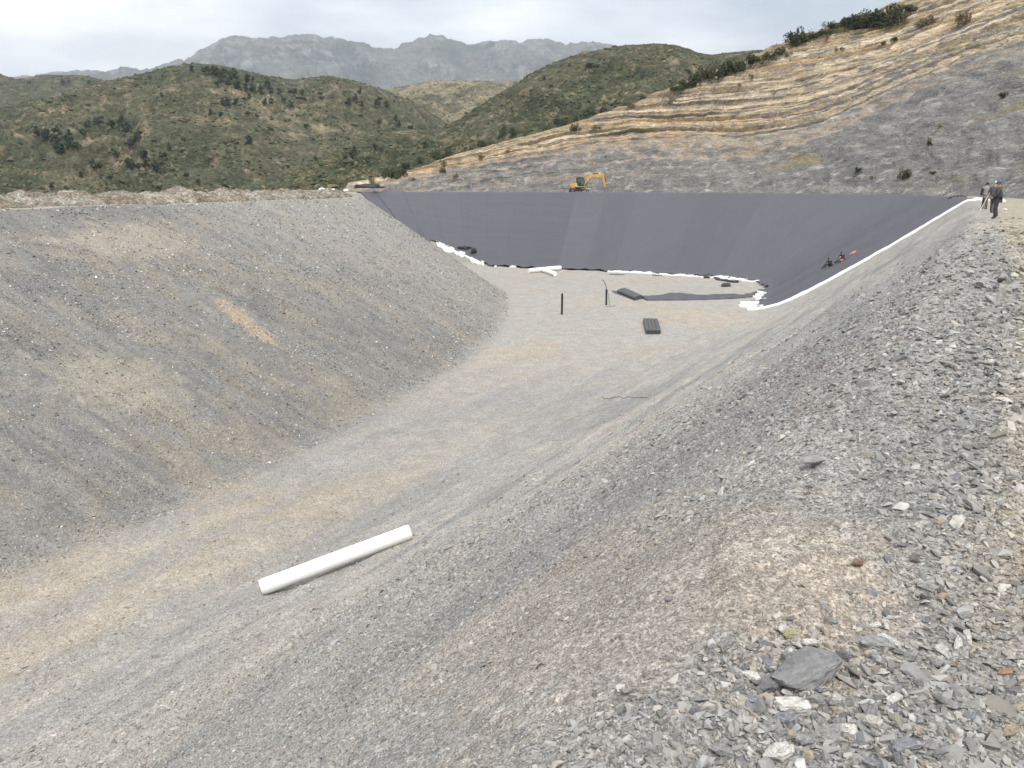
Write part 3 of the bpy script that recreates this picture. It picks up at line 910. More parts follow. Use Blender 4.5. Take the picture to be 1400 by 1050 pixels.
M_ROLLWHITE = cloth_mat('white_felt_roll', (0.83, 0.83, 0.82), 0.85, 0.03, 0.3, 6)
lie('geotextile_roll', (357, 813), (561, 736), 0.235, M_ROLLWHITE, 'long white felt roll lying alone on the gravel in the foreground', 'roll', seed=2)
lie('geotextile_roll', (723, 373.5), (766, 369.5), 0.36, M_ROLLWHITE, 'white roll at the foot of the far liner lying across under another', 'roll', 'crossed white rolls', seed=3, n=20)
lie('geotextile_roll', (741, 371.5), (759, 378.0), 0.33, M_ROLLWHITE, 'short white roll pointing towards the camera from the crossed pair', 'roll', 'crossed white rolls', seed=4, n=20)
for i, nm in enumerate(('leftmost', 'second from left', 'third from left', 'rightmost')):
    o = lie('pipe', (881.5 + 5.0 * i, 440 + 0.2 * i), (886.0 + 4.8 * i, 457.2), 0.20, M_ROLLGREY,
            'black pipe %s in the row of four on the pit floor' % nm, 'pipe', 'four black pipes side by side', hollow=0.72, wob=0.0, n=8)
for i, (a, b) in enumerate((((846, 400.5), (870, 410.5)), ((849.5, 399), (873, 409.5)), ((853, 398.2), (876.5, 408.8)))):
    lie('liner_roll', a, b, 0.24, M_ROLLGREY, ('dark roll nearest the camera in the bundle beside the loose sheet', 'dark roll in the middle of the bundle beside the loose sheet',
        'dark roll at the back of the bundle beside the loose sheet')[i], 'roll', 'bundle of dark rolls', wob=0.03, seed=i, n=14)

def up_pipe(px, py, hpx, r, label, lean=(0, 0)):
    a = hit(px, py); dist = np.linalg.norm(a - np.array([0, 0, CAMZ]))
    h = hpx / FPX * dist * 1.02
    a[2] -= 0.08
    V, F = tube_np(a, a + np.array([lean[0], lean[1], h]), r, 20, 8, hollow=0.8)
    o = link('vertical_pipe', mesh_vf('vertical_pipe', V, F, M_BLACK, True, a)); o.location = a
    tag(o, label, 'pipe'); return o, a, h
up_pipe(768.2, 430.3, 29.5, 0.105, 'plain black pipe standing upright on the pit floor beside a low mound')
o, a, h = up_pipe(829, 417, 22, 0.10, 'short black upright pipe with a thin bent rod at its top', (-0.05, 0))
h = h * 1.05
pts = [a + np.array([-0.05, 0, h - .1]), a + np.array([-0.12, 0.0, h + 0.35]), a + np.array([-0.35, 0.0, h + 0.75]), a + np.array([-0.5, 0, h + 0.95])]
V, F = [], []
for p, q in zip(pts[:-1], pts[1:]):
    v, f = tube_np(p, q, 0.035, 8, 3); F += [tuple(i + len(V) for i in ff) for ff in f]; V += v
link('rod', mesh_vf('rod', V, F, M_BLACK, True, a), o)
pts = [a + np.array([0.03, -0.1, h * 0.93]), a + np.array([0.22, -0.14, h * 0.5]), a + np.array([0.30, -0.1, 0.1]), a + np.array([0.5, -0.5, 0.08]), a + np.array([0.95, -0.6, 0.10]), a + np.array([0.6, -1.1, 0.10]), a + np.array([-0.3, -1.0, 0.09])]
V, F = [], []
for p, q in zip(pts[:-1], pts[1:]):
    v, f = tube_np(p, q, 0.022, 6, 3); F += [tuple(i + len(V) for i in ff) for ff in f]; V += v
link('cable', mesh_vf('cable', V, F, M_BLACK, True, a), o)

def line_tube(name, pix, r, mat, label, cat, lift=0.02):
    P = [hit(*p) for p in pix]
    for p in P: p[2] = float(H(p[0], p[1])) + lift + r
    org = P[0].copy(); V, F = [], []
    Q = np.array(P); n = len(Q) * 5
    t = np.linspace(0, len(Q) - 1, n); Q = np.stack([np.interp(t, np.arange(len(P)), Q[:, i]) for i in range(3)], -1)
    Q[:, 2] = H(Q[:, 0], Q[:, 1]) + lift + r
    for p, q in zip(Q[:-1], Q[1:]):
        v, f = tube_np(p, q, r, 8, 2); F += [tuple(i + len(V) for i in ff) for ff in f]; V += v
    o = link(name, mesh_vf(name, V, F, mat, True, org)); o.location = org
    return tag(o, label, cat)
line_tube('hose', [(823, 543.5), (840, 543.5), (858, 542.8), (872, 544), (886, 545)], 0.013, M_BLACK, 'thin dark hose lying on bare gravel in the middle of the pit floor', 'hose')
line_tube('drain_pipe', [(503, 261.4), (520, 261.2), (543, 261.2)], 0.16, M_BLACK, 'long black pipe lying on the rim at the far left end of the liner', 'pipe', 0.25)

# loose sheet, scraps
def sheet(name, topx, botx, label, cat, seed, crumple, mat, arch=0.0, lift=0.03, m=12, thick=0.02, group=None):
    A = [hit(*p) for p in topx]; B = [hit(*p) for p in botx]
    org = A[0].copy(); org[2] = float(H(A[0][0], A[0][1]))
    o = ribbon(name, A, B, 70, m, lift, crumple, seed, mat, None, arch, thick, org)
    return tag(o, label, cat, group)
sheet('liner_sheet', [(876, 407), (900, 404), (920, 401.8), (955, 404.8), (985, 403.5), (1015, 404.5), (1032, 400), (1042, 401.5)],
      [(884, 411.3), (925, 411), (960, 410.4), (1000, 409), (1025, 407), (1042, 404)], 'long loose dark sheet spread on the floor towards the corner of the liner', 'sheet', 31, 0.22, M_LINER, 0.05)
sheet('liner_scrap', [(960, 378), (966, 376.8), (974, 377.5), (979, 379.5)], [(959, 380), (966, 380.8), (975, 380.5), (984, 383)], 'black scrap on the floor close to the white edge of the far liner', 'scrap', 33, 0.3, M_BLACK, 0.1, group='black scraps near the liner')
sheet('liner_scrap', [(978, 382.5), (990, 383.6), (1002, 384), (1009, 385.2)], [(980, 383.4), (990, 385), (1002, 387), (1010, 386.5)], 'long thin black scrap trailing to the right between two others', 'scrap', 34, 0.25, M_BLACK, 0.06, group='black scraps near the liner')
sheet('liner_scrap', [(986, 391), (990, 388.8), (994, 389), (999, 391)], [(986, 392), (990, 392.6), (995, 392.3), (999, 392)], 'small isolated black scrap nearest the loose dark sheet', 'scrap', 35, 0.3, M_BLACK, 0.12, group='black scraps near the liner')
sheet('liner_scrap', [(834, 375), (845, 374.8), (854, 375.2)], [(834, 376), (845, 376.2), (854, 376)], 'thin dark strip just below the white liner edge, leftmost of the scraps', 'scrap', 36, 0.06, M_ROLLGREY, 0.0, group='black scraps near the liner')
sheet('liner_scrap', [(892, 376), (900, 375.6), (905, 376.2)], [(892, 377), (899, 377.4), (905, 377)], 'short dark strip of sheet between the long thin strip and the black scraps', 'scrap', 37, 0.08, M_ROLLGREY, 0.0, group='black scraps near the liner')
sheet('liner_sheet', [(836, 398), (842, 398), (848, 399.5)], [(840, 401), (852, 405.5), (868, 411.5)], 'flat dark sheet under the front of the roll bundle', 'sheet', 38, 0.02, M_LINER, 0.0)

def blob_mesh(name, n, size, seed, mat, flat=0.3):
    bm = bmesh.new(); bmesh.ops.create_icosphere(bm, subdivisions=3, radius=1)
    P = np.array([v.co[:] for v in bm.verts])
    d = 1 + 0.45 * fbm(P[:, 0] * 1.8 + seed, P[:, 1] * 1.8 + P[:, 2], 3, seed, 0.6)
    for v, k in zip(bm.verts, d):
        v.co = Vector((v.co.x * k * size[0], v.co.y * k * size[1], max(-0.1 * size[2], v.co.z * k * size[2])))
    me = bpy.data.meshes.new(name); bm.to_mesh(me); bm.free(); me.materials.append(mat)
    me.polygons.foreach_set('use_smooth', [True] * len(me.polygons))
    return me

def heap(name, px, py, size, mat, label, cat, seed, zoff=0.0, group=None, rot=0.0, at_y=None):
    p = hit(px, py)
    if at_y:
        d = ray(px, py); k = at_y / d[1]; o = link(name, blob_mesh(name, 3, size, seed, mat)); o.location = (d[0] * k, at_y, CAMZ + d[2] * k); o.rotation_euler = (0, 0, rot)
        return tag(o, label, cat, group)
    o = link(name, blob_mesh(name, 3, size, seed, mat)); o.location = (p[0], p[1], float(H(p[0], p[1])) + zoff); o.rotation_euler = (0, 0, rot)
    return tag(o, label, cat, group)
def liner_bit(px, py, size, rot, label, seed):
    p = hit(px, py)
    o = link('sheet_fold', blob_mesh('sheet_fold', 3, size, seed, M_BLACK)); o.location = (p[0], p[1], float(H(p[0], p[1])) + 0.2); o.rotation_euler = (0.5, 0, rot)
    tag(o, label, 'sheet')
liner_bit(635, 341, (1.25, 0.35, 0.30), -0.3, 'long black folded flap above the white edge at the left of the liner', 5)
liner_bit(647.5, 346.5, (0.45, 0.4, 0.7), 0.2, 'upright black fold beside the white edge at the left of the liner', 6)
heap('dark_bundle', 1309, 271.5, (0.9, 0.5, 0.28), M_BLACK, 'small black bundle on the bench at the upper right corner of the liner', 'bundle', 9)

# ------------------------------------------------------------------ spoil berm along the left rim
def build_berm():
    pts = [(-62, -8), (-49.5, 19), (-38.5, 48), (-23.8, 86), (-21.6, 95), (-23.5, 103), (-29, 112), (-37, 124)]
    C, S = resample(pts, 900)
    T = np.gradient(C, axis=0); T /= np.linalg.norm(T, axis=1)[:, None]
    Nn = np.stack([-T[:, 1], T[:, 0]], -1)
    f = np.linspace(-1, 1, 60)
    wid = 2.9
    x = C[:, 0][:, None] + Nn[:, 0][:, None] * f * wid; y = C[:, 1][:, None] + Nn[:, 1][:, None] * f * wid
    s = S[:, None]
    mound = np.abs(np.sin(s * 0.95 + 0.9 * np.sin(s * 0.21) + 0.3 * f)) ** 0.75
    hgt = (0.42 + 0.62 * 1.15 * mound * (0.8 + 0.5 * perlin(s * 0.3, f * 0 + 2, 901))) * np.interp(S, [0, 100, 118, S[-1]], [1.0, 0.85, 0.55, 0.55])[:, None]
    ff = f[None] + 0.16 * perlin(s * 0.6, f[None] * 1.2, 902)
    prof = np.clip(1 - np.abs(ff) ** 1.5, -0.25, 1)
    z = 1.15 * hgt * prof + fbm(x * 1.3, y * 1.3, 5, 903, 0.6) * 0.22 * np.clip(prof + 0.1, 0, 1) + np.abs(fbm(x * 4, y * 4, 2, 905)) * 0.08
    z = z - 0.6 * sstep(0.80, 1.0, np.abs(f))[None]
    n = fbm(x * 0.5, y * 0.5, 5, 904, 0.6)
    c = np.empty(x.shape + (3,)); c[:] = (0.245, 0.212, 0.17)
    c = mixc(c, (0.32, 0.295, 0.25), sstep(0.0, 0.5, n)); c = mixc(c, (0.20, 0.16, 0.12), sstep(0.1, 0.5, -n) * 0.8)
    me = np_mesh('spoil_berm', np.stack([x, y, z], -1).reshape(-1, 3), grid_faces(*x.shape)[:, ::-1], c.reshape(-1, 3), True,
                 rubble_mat('earth_clods', scales=(2.2, 6, 16), amps=(0.2, 0.3, 0.3), bumpd=0.04, light=0.25))
    tag(link('spoil_berm', me), kind='structure')
build_berm()
heap('geotextile_heap', 444, 261.5, (0.95, 0.5, 0.34), M_WHITE, 'large bright white crumpled heap on the berm at the far left', 'heap', 21, 0.2, at_y=96)
heap('geotextile_heap', 455, 261, (0.5, 0.35, 0.24), M_WHITE, 'small white heap touching the right end of the large white one', 'heap', 22, 0.2, at_y=96)
heap('geotextile_scrap', 473, 261, (0.3, 0.2, 0.2), M_WHITE, 'tiny white scrap on the berm between the heaps and the liner', 'scrap', 23, 0.2, at_y=97)
heap('plastic_scrap', 1374, 287.5, (0.13, 0.1, 0.07), M_WHITE, 'small white scrap on the ground at the foot of the brown bank', 'scrap', 24, 0.03)
heap('folded_sheet', 505, 256.5, (2.8, 0.9, 0.6), M_BLACK, 'black crumpled sheet heaped on the earth at the far left end of the liner', 'sheet', 25, 0.6, rot=0.25, at_y=146)

# ------------------------------------------------------------------ stones
def hull_mesh(name, npts, seed, flat=(1, 0.7, 0.35), sub=0, mat=None, box=0.75, mix=0.5):
    r = random.Random(seed)
    bm = bmesh.new()
    for i in range(npts):
        v = Vector((r.gauss(0, 1), r.gauss(0, 1), r.gauss(0, 1))); v.normalize()
        m = max(abs(v.x), abs(v.y), abs(v.z))
        v = v * (1 - mix) + v * (mix / m) * box
        k = r.uniform(0.8, 1.05)
        bm.verts.new((v.x * flat[0] * k, v.y * flat[1] * k, v.z * flat[2] * k))
    res = bmesh.ops.convex_hull(bm, input=bm.verts[:])
    bmesh.ops.delete(bm, geom=[v for v in bm.verts if not v.link_faces], context='VERTS')
    if sub:
        bmesh.ops.bevel(bm, geom=bm.edges[:], offset=0.035, segments=1, affect='EDGES', clamp_overlap=True)
        bmesh.ops.triangulate(bm, faces=bm.faces[:])
        bmesh.ops.subdivide_edges(bm, edges=bm.edges[:], cuts=sub, use_grid_fill=True)
        P = np.array([v.co[:] for v in bm.verts])
        n = fbm(P[:, 0] * 4 + seed, P[:, 1] * 4 + P[:, 2] * 3, 4, seed, 0.6) * 0.035 + perlin(P[:, 2] * 12 + P[:, 0] * 2, P[:, 0] * 1.5 + seed, seed + 9) * 0.02
        bm.normal_update()
        for v, k in zip(bm.verts, n): v.co += v.normal * float(k)
    bmesh.ops.triangulate(bm, faces=bm.faces[:])
    me = bpy.data.meshes.new(name); bm.to_mesh(me); bm.free()
    if mat: me.materials.append(mat)
    return me

def mesh_arrays(me):
    V = np.empty(len(me.vertices) * 3); me.vertices.foreach_get('co', V)
    F = np.array([p.vertices[:] for p in me.polygons])
    return V.reshape(-1, 3), F

def rot_mats(n, tilt, rng, yaw=None):
    a = rng.uniform(0, 2 * np.pi, n) if yaw is None else yaw
    b = rng.normal(0, tilt, n); c = rng.normal(0, tilt, n)
    ca, sa, cb, sb, cc, sc = np.cos(a), np.sin(a), np.cos(b), np.sin(b), np.cos(c), np.sin(c)
    Z = np.zeros(n); O = np.ones(n)
    Rz = np.stack([ca, -sa, Z, sa, ca, Z, Z, Z, O], -1).reshape(-1, 3, 3)
    Rx = np.stack([O, Z, Z, Z, cb, -sb, Z, sb, cb], -1).reshape(-1, 3, 3)
    Ry = np.stack([cc, Z, sc, Z, O, Z, -sc, Z, cc], -1).reshape(-1, 3, 3)
    return Rx @ Ry @ Rz

def align(nrm):
    """rotation taking +Z to nrm"""
    n = nrm / np.linalg.norm(nrm, axis=1)[:, None]
    v = np.stack([-n[:, 1], n[:, 0], np.zeros(len(n))], -1); c = n[:, 2]
    K = np.zeros((len(n), 3, 3)); K[:, 0, 1] = -v[:, 2]; K[:, 0, 2] = v[:, 1]; K[:, 1, 0] = v[:, 2]; K[:, 1, 2] = -v[:, 0]; K[:, 2, 0] = -v[:, 1]; K[:, 2, 1] = v[:, 0]
    return np.eye(3)[None] + K + K @ K / (1 + c)[:, None, None]

def scatter(name, variants, P, S, M, C, mat, smooth=False):
    idx = RNG.integers(0, len(variants), len(P))
    Vs, Fs, Cs = [], [], []; off = 0
    for k, (v, f) in enumerate(variants):
        m = idx == k
        if not m.any(): continue
        w = np.einsum('nij,nvj->nvi', M[m], v[None] * S[m][:, None, :]) + P[m][:, None, :]
        n = m.sum()
        Vs.append(w.reshape(-1, 3)); Fs.append((f[None] + (np.arange(n) * len(v))[:, None, None] + off).reshape(-1, 3))
        Cs.append(np.repeat(C[m], len(v), axis=0)); off += n * len(v)
    me = np_mesh(name, np.concatenate(Vs), np.concatenate(Fs), np.concatenate(Cs), smooth, mat)
    return link(name, me)

def normals_at(x, y):
    e = 0.15
    f = lambda a, b: H(a, b, False)
    return np.stack([-(f(x + e, y) - f(x - e, y)) / (2 * e), -(f(x, y + e) - f(x, y - e)) / (2 * e), np.ones_like(x)], -1)

M_STONE = attr_mat('slate_stone', rough=0.85, nscale=18, var=0.22, bump=0.35, bdist=0.01)

def stone_colors(n, rng, base=None):
    g = np.clip(rng.normal(0.295, 0.095, n), 0.09, 0.6)
    c = np.stack([g * 1.0, g * 0.985, g * 0.955], -1)
    u = rng.uniform(0, 1, n)
    c[u < 0.25] *= np.array([0.93, 0.97, 1.01])
    c[(u > 0.25) & (u < 0.40)] *= np.array([1.14, 1.03, 0.86])
    m = (u > 0.965); c[m] = np.array([0.60, 0.59, 0.56]) * rng.uniform(0.85, 1.1, m.sum())[:, None]
    m = (u > 0.955) & (u < 0.965); c[m] = (0.33, 0.25, 0.18)
    if base is not None: c = c * 0.5 + base * (0.50 + 0.0 * g[:, None]) * (0.6 + g / 0.3 * 0.45)[:, None]
    return c

RB = [hit(1010, 1000), hit(1090, 925)]
def build_gravel():
    rng = RNG
    var = [mesh_arrays(hull_mesh('g', 9, 40 + i, (1, rng.uniform(0.45, 0.8), rng.uniform(0.22, 0.6)))) for i in range(14)]
    def go(name, n, az0, az1, r0, r1, size_f, dens_f, tilt, label):
        a = rng.uniform(R(az0), R(az1), n); r = np.exp(rng.uniform(math.log(r0), math.log(r1), n))
        x = r * np.sin(a); y = r * np.cos(a)
        keep = rng.uniform(0, 1, n) < dens_f(x, y, r)
        x, y, r = x[keep], y[keep], r[keep]; n = len(x)
        s = size_f(x, y, r, rng)
        z = H(x, y)
        S = np.stack([s, s * rng.uniform(0.7, 1.2, n), s * rng.uniform(0.7, 1.3, n)], -1)
        nr = normals_at(x, y)
        M = align(nr) @ rot_mats(n, tilt, rng)
        P = np.stack([x, y, z], -1) + nr / np.linalg.norm(nr, axis=1)[:, None] * (s * 0.10)[:, None]
        C = stone_colors(n, rng, ground_color(x, y))
        if name == 'bank_rubble': C = C * np.exp(rng.normal(-0.08, 0.38, n))[:, None]
        o = scatter(name, var, P, S, M, C, M_STONE)
        tag(o, label, 'gravel', None, 'stuff')
    def coarse(x, y):
        dR, dT, t = fields(x, y); w = sstep(-1, 1, side_of(x, y))
        c = fbm(x * 0.45, y * 0.45, 3, 141)
        lip = np.exp(-((dR + 0.0) / 1.4) ** 2) * w
        road = sstep(0.2, -0.6, dR) * 0.75
        rub = blob(x, y, RB[0][0], RB[0][1], 0.75, 0.55, 0.9, 8) + blob(x, y, RB[1][0], RB[1][1], 0.5, 0.4, 0.9, 9)
        smooth = blob(x, y, TP[0][0], TP[0][1], 0.95, 0.6, 0.9, 2) + blob(x, y, TP[1][0], TP[1][1], 1.6, 1.0, 0.9, 3)
        return np.clip(0.42 + 0.35 * c + 0.5 * lip + road - 0.6 * smooth + 0.75 * rub, 0.06, 1.4)
    # near: real stones of every size
    def sz(x, y, r, g):
        k = coarse(x, y); m = np.clip(0.0021 * r, 0.0065, 0.030) * (0.55 + 0.8 * k)
        return np.clip(m * np.exp(g.normal(0, 0.50, len(x))), 0.004, 0.13)
    go('gravel', 150000, -40, 40, 1.2, 34, sz, lambda x, y, r: np.clip(0.35 + coarse(x, y), 0, 1) * (y < 60), 0.35, 'loose grey slate gravel covering the near slope and the track')
    # fine chips of the smooth patches close by
    var = [mesh_arrays(hull_mesh('g', 6, 140 + i, (1, 0.7, 0.4))) for i in range(8)]
    go('fine_gravel', 230000, -40, 40, 1.3, 17, lambda x, y, r, g: np.clip(0.0021 * r, 0.0055, 0.026) * np.exp(g.normal(0, 0.35, len(x))),
       lambda x, y, r: np.clip(1.3 - coarse(x, y), 0.3, 1), 0.45, 'fine pale gravel and grit on the smoother patches of the near slope')
    var = [mesh_arrays(hull_mesh('g', 9, 40 + i, (1, rng.uniform(0.45, 0.8), rng.uniform(0.22, 0.6)))) for i in range(14)]
    # bigger pieces
    def sz2(x, y, r, g):
        m = np.clip(0.0048 * r, 0.018, 0.075) * (1 + 0.5 * sstep(0.3, -0.8, fields(x, y)[0]))
        return np.clip(m * np.exp(g.normal(0, 0.4, len(x))), 0.012, 0.2)
    go('rubble', 16000, -40, 40, 1.5, 45, sz2, lambda x, y, r: np.clip(coarse(x, y) - 0.5, 0, 1) ** 1.3 * 1.3 * (y < 60), 0.32, 'larger flat slate pieces mixed through the gravel')
    # the same stones go on to the right of the view
    go('gravel', 60000, 40, 95, 1.2, 16, sz, lambda x, y, r: np.clip(0.35 + coarse(x, y), 0, 1), 0.35, 'loose grey slate gravel on the track beyond the right edge')
    go('gravel', 25000, -80, -40, 1.2, 20, sz, lambda x, y, r: np.clip(0.35 + coarse(x, y), 0, 1), 0.35, 'loose grey slate gravel on the slope beyond the left edge')
    # rubble on the left bank, farther away
    def dl(x, y, r):
        dR, dT, t = fields(x, y); w = sstep(1, -1, side_of(x, y))
        n1 = fbm((x * 0.36 + y * 0.93) * 0.5, (x * 0.93 - y * 0.36) * 0.12, 4, 131)
        return w * (t > 0.0) * (t < 0.99) * np.clip(0.35 + sstep(-0.1, 0.5, -n1), 0, 1)
    go('bank_rubble', 150000, -40, 4, 22, 95, lambda x, y, r, g: np.clip(0.0012 * r * np.exp(g.normal(0, 0.4, len(x))), 0.025, 0.14), dl, 0.35, 'loose dark slate rubble on the left bank')
build_gravel()

def rock_mat(name, color, veins=0.3):
    m, t, b = base_mat(name, color, 0.8, 0, 0.3)
    tcn = N(t, 'ShaderNodeTexCoord')
    n = N(t, 'ShaderNodeTexNoise', Scale=3.0, Detail=10.0, Roughness=0.65); t.links.new(tcn.outputs['Object'], n.inputs['Vector'])
    mpn = N(t, 'ShaderNodeMapping'); mpn.inputs['Scale'].default_value = (1, 1.2, 5); mpn.inputs['Rotation'].default_value = (0.2, 0.3, 0)
    t.links.new(tcn.outputs['Object'], mpn.inputs[0])
    n2 = N(t, 'ShaderNodeTexNoise', Scale=2.5, Detail=6.0); t.links.new(mpn.outputs[0], n2.inputs['Vector'])
    mu = N(t, 'ShaderNodeMath', operation='MULTIPLY'); t.links.new(n.outputs['Fac'], mu.inputs[0]); t.links.new(n2.outputs['Fac'], mu.inputs[1])
    r = N(t, 'ShaderNodeValToRGB')
    r.color_ramp.elements[0].position = 0.12; r.color_ramp.elements[0].color = (*[c * 0.6 for c in color], 1)
    r.color_ramp.elements[1].position = 0.38; r.color_ramp.elements[1].color = (*[min(.9, c * 1.35) for c in color], 1)
    t.links.new(mu.outputs[0], r.inputs[0]); t.links.new(r.outputs[0], b.inputs['Base Color'])
    bp = N(t, 'ShaderNodeBump', Strength=0.6, Distance=0.08); t.links.new(mu.outputs[0], bp.inputs['Height']); t.links.new(bp.outputs[0], b.inputs['Normal'])
    return m
RC = {k: rock_mat('stone_' + k, v) for k, v in dict(darkgrey=(0.20, 0.20, 0.20), grey=(0.30, 0.298, 0.29), bluegrey=(0.225, 0.225, 0.225), blue=(0.255, 0.26, 0.28), pale=(0.50, 0.48, 0.44),
      white=(0.64, 0.62, 0.58), tan=(0.42, 0.36, 0.27), brown=(0.23, 0.16, 0.115), yellow=(0.38, 0.35, 0.22), rust=(0.38, 0.23, 0.14)).items()}

def stone(px, py, wpx, hpx, colr, label, seed, flat=0.5, yaw=None, name='stone', sub=3, npts=16, tilt=0.15):
    p = hit(px, py + hpx * 0.25); dist = np.linalg.norm(p - np.array([0, 0, CAMZ]))
    hw = wpx / FPX * dist / 2; hh = hpx / FPX * dist / 2
    me = hull_mesh(name, npts, seed, (1, 0.62, flat), sub, RC[colr])
    o = link(name, me)
    o.location = (p[0], p[1], float(H(p[0], p[1])) + hh * 0.35)
    o.scale = (hw, hw * 0.9, max(hh * 1.1, hw * 0.3) / max(flat, .2) * 0.8)
    rr = random.Random(seed)
    o.rotation_euler = (rr.uniform(-tilt, tilt), rr.uniform(-tilt, tilt), yaw if yaw is not None else rr.uniform(-0.6, 0.6))
    if wpx > 100: o.rotation_euler = (0.0, -0.12, 0.42)
    tag(o, label, 'stone'); return o

SHORT = ['largest boulder', 'dark slab at the boulder', 'pinkish white block', 'upright dark block', 'grey block by the pinkish one', 'pale stone under the boulder', 'bluish slab', 'white quartz stone', 'lone flat pale stone', 'small tan rounded stone', 'tan stone at the right edge', 'upright split stone', 'dark thin stone at the right edge', 'grey blue flat stone', 'bluish stone at the bottom edge', 'dark pointed stone', 'brown stone', 'wide grey boulder', 'yellowish slab', 'pale flat slab', 'small pale upright stone', 'long grey slab', 'small white quartz stone', 'lone pale stone', 'pale slope stone', 'white thin stone', 'tan track stone', 'rusty stone', 'flat rusty stone', 'low grey stone', 'dark rounded stone on the crest', 'pale slab across the track', 'grey slab above the boulder', 'blue grey upright slab', 'squarish pale stone at the bottom', 'squarish pale stone left of the bluish slab']
SP = [
 (1100, 915, 116, 46, 'bluegrey', 'largest dark grey boulder in the foreground, long and angular', 501, 0.55, 0.45, 22),
 (1050, 938, 52, 34, 'darkgrey', 'dark slab leaning against the left end of the largest boulder', 502, 0.35, 0.5, 14),
 (1083, 963, 56, 34, 'white', 'pinkish white block just below the largest boulder', 503, 0.6, 0.0, 15),
 (1151, 895, 27, 28, 'darkgrey', 'upright dark grey block at the right end of the largest boulder', 504, 0.9, 0.3, 12),
 (1117, 960, 27, 32, 'grey', 'grey block between the pinkish white block and a white stone', 505, 0.8, 0.2, 13),
 (1143, 957, 23, 26, 'pale', 'pale stone below the right end of the largest boulder', 506, 0.8, 0.1, 12),
 (1076, 981, 44, 20, 'blue', 'bluish slab directly under the pinkish white block', 507, 0.35, 0.0, 12),
 (1062, 1026, 44, 32, 'white', 'white quartz stone with a grey side near the bottom edge', 508, 0.6, 0.2, 16),
 (1196, 985, 34, 20, 'pale', 'flat pale stone alone right of the boulder group', 509, 0.45, 0.1, 14),
 (1085, 1005, 22, 15, 'tan', 'small tan rounded stone above the white quartz stone', 510, 0.6, 0.0, 18),
 (1378, 1001, 32, 27, 'tan', 'tan stone near the right edge lying on brown soil', 511, 0.7, 0.0, 15),
 (1361, 946, 18, 26, 'grey', 'upright grey split stone near the right edge above the tan stone', 512, 0.9, 1.3, 10),
 (1386, 944, 28, 14, 'darkgrey', 'dark thin stone against the right edge beside a split stone', 513, 0.4, -0.4, 10),
 (1241, 1019, 44, 24, 'blue', 'grey blue flat stone near the bottom edge', 514, 0.4, 0.2, 14),
 (1194, 1043, 38, 22, 'blue', 'bluish stone cut by the bottom edge of the view', 515, 0.5, 0.0, 14),
 (1228, 1036, 30, 18, 'darkgrey', 'dark pointed stone between two bluish stones at the bottom', 516, 0.5, 0.8, 10),
 (1172, 771, 25, 16, 'brown', 'brown stone at the right end of the tan patch', 517, 0.6, 0.0, 12),
 (1203, 877, 56, 24, 'grey', 'wide grey flat boulder right of and above the largest boulder', 518, 0.45, 0.0, 14),
 (1084, 864, 36, 14, 'yellow', 'yellowish slab at the foot of the tan patch', 519, 0.35, 0.25, 12),
 (1312, 714, 40, 17, 'pale', 'pale flat slab beside the upper right track', 520, 0.35, 0.3, 14),
 (1324, 774, 14, 17, 'pale', 'small pale upright stone below the pale flat slab', 521, 0.8, 1.2, 10),
 (1118, 628, 62, 15, 'grey', 'long grey slab lying in the middle of the right slope', 522, 0.22, 0.45, 12),
 (1245, 805, 13, 9, 'white', 'small white quartz stone right of the brown stone', 523, 0.7, 0.0, 10),
 (762, 875, 17, 13, 'pale', 'pale stone alone on fine gravel left of the tan patch', 524, 0.6, 0.0, 12),
 (828, 657, 15, 11, 'pale', 'pale stone on the slope above the tan patch', 525, 0.6, 0.0, 12),
 (1195, 853, 22, 9, 'white', 'white thin stone above the wide grey boulder', 526, 0.4, 0.1, 10),
 (1290, 816, 20, 14, 'tan', 'tan stone on the track below the small pale upright stone', 527, 0.7, 0.3, 12),
 (1303, 905, 20, 15, 'rust', 'rusty stone at the top of the brown soil patch', 528, 0.6, 0.3, 12),
 (1373, 918, 22, 9, 'rust', 'flat rusty stone close to the right edge', 529, 0.4, 0.0, 12),
 (1319, 964, 28, 12, 'grey', 'low grey stone on the brown soil patch', 530, 0.45, 0.0, 14),
 (1284, 508, 18, 10, 'darkgrey', 'dark rounded stone on the crest far up the track', 531, 0.6, 0.2, 14),
 (1350, 495, 34, 10, 'pale', 'pale flat slab across the track far up', 532, 0.25, -0.3, 12),
 (1030, 884, 24, 12, 'grey', 'grey slab above the left end of the largest boulder', 533, 0.3, 0.5, 11),
 (950, 970, 20, 26, 'blue', 'blue grey upright slab standing left of the boulder group', 534, 0.9, 0.2, 10),
 (955, 1028, 16, 14, 'pale', 'squarish pale stone near the bottom left of the rubble', 535, 0.8, 0.1, 10),
 (1026, 996, 22, 20, 'pale', 'pale squarish stone left of the bluish slab', 536, 0.8, 0.3, 10),
]
for (px, py, w, h, c_, lab, sd_, fl, yw, npt) in SP:
    stone(px, py, w, h, c_, lab, sd_, fl, yw, npts=npt, sub=4 if w > 50 else 2)

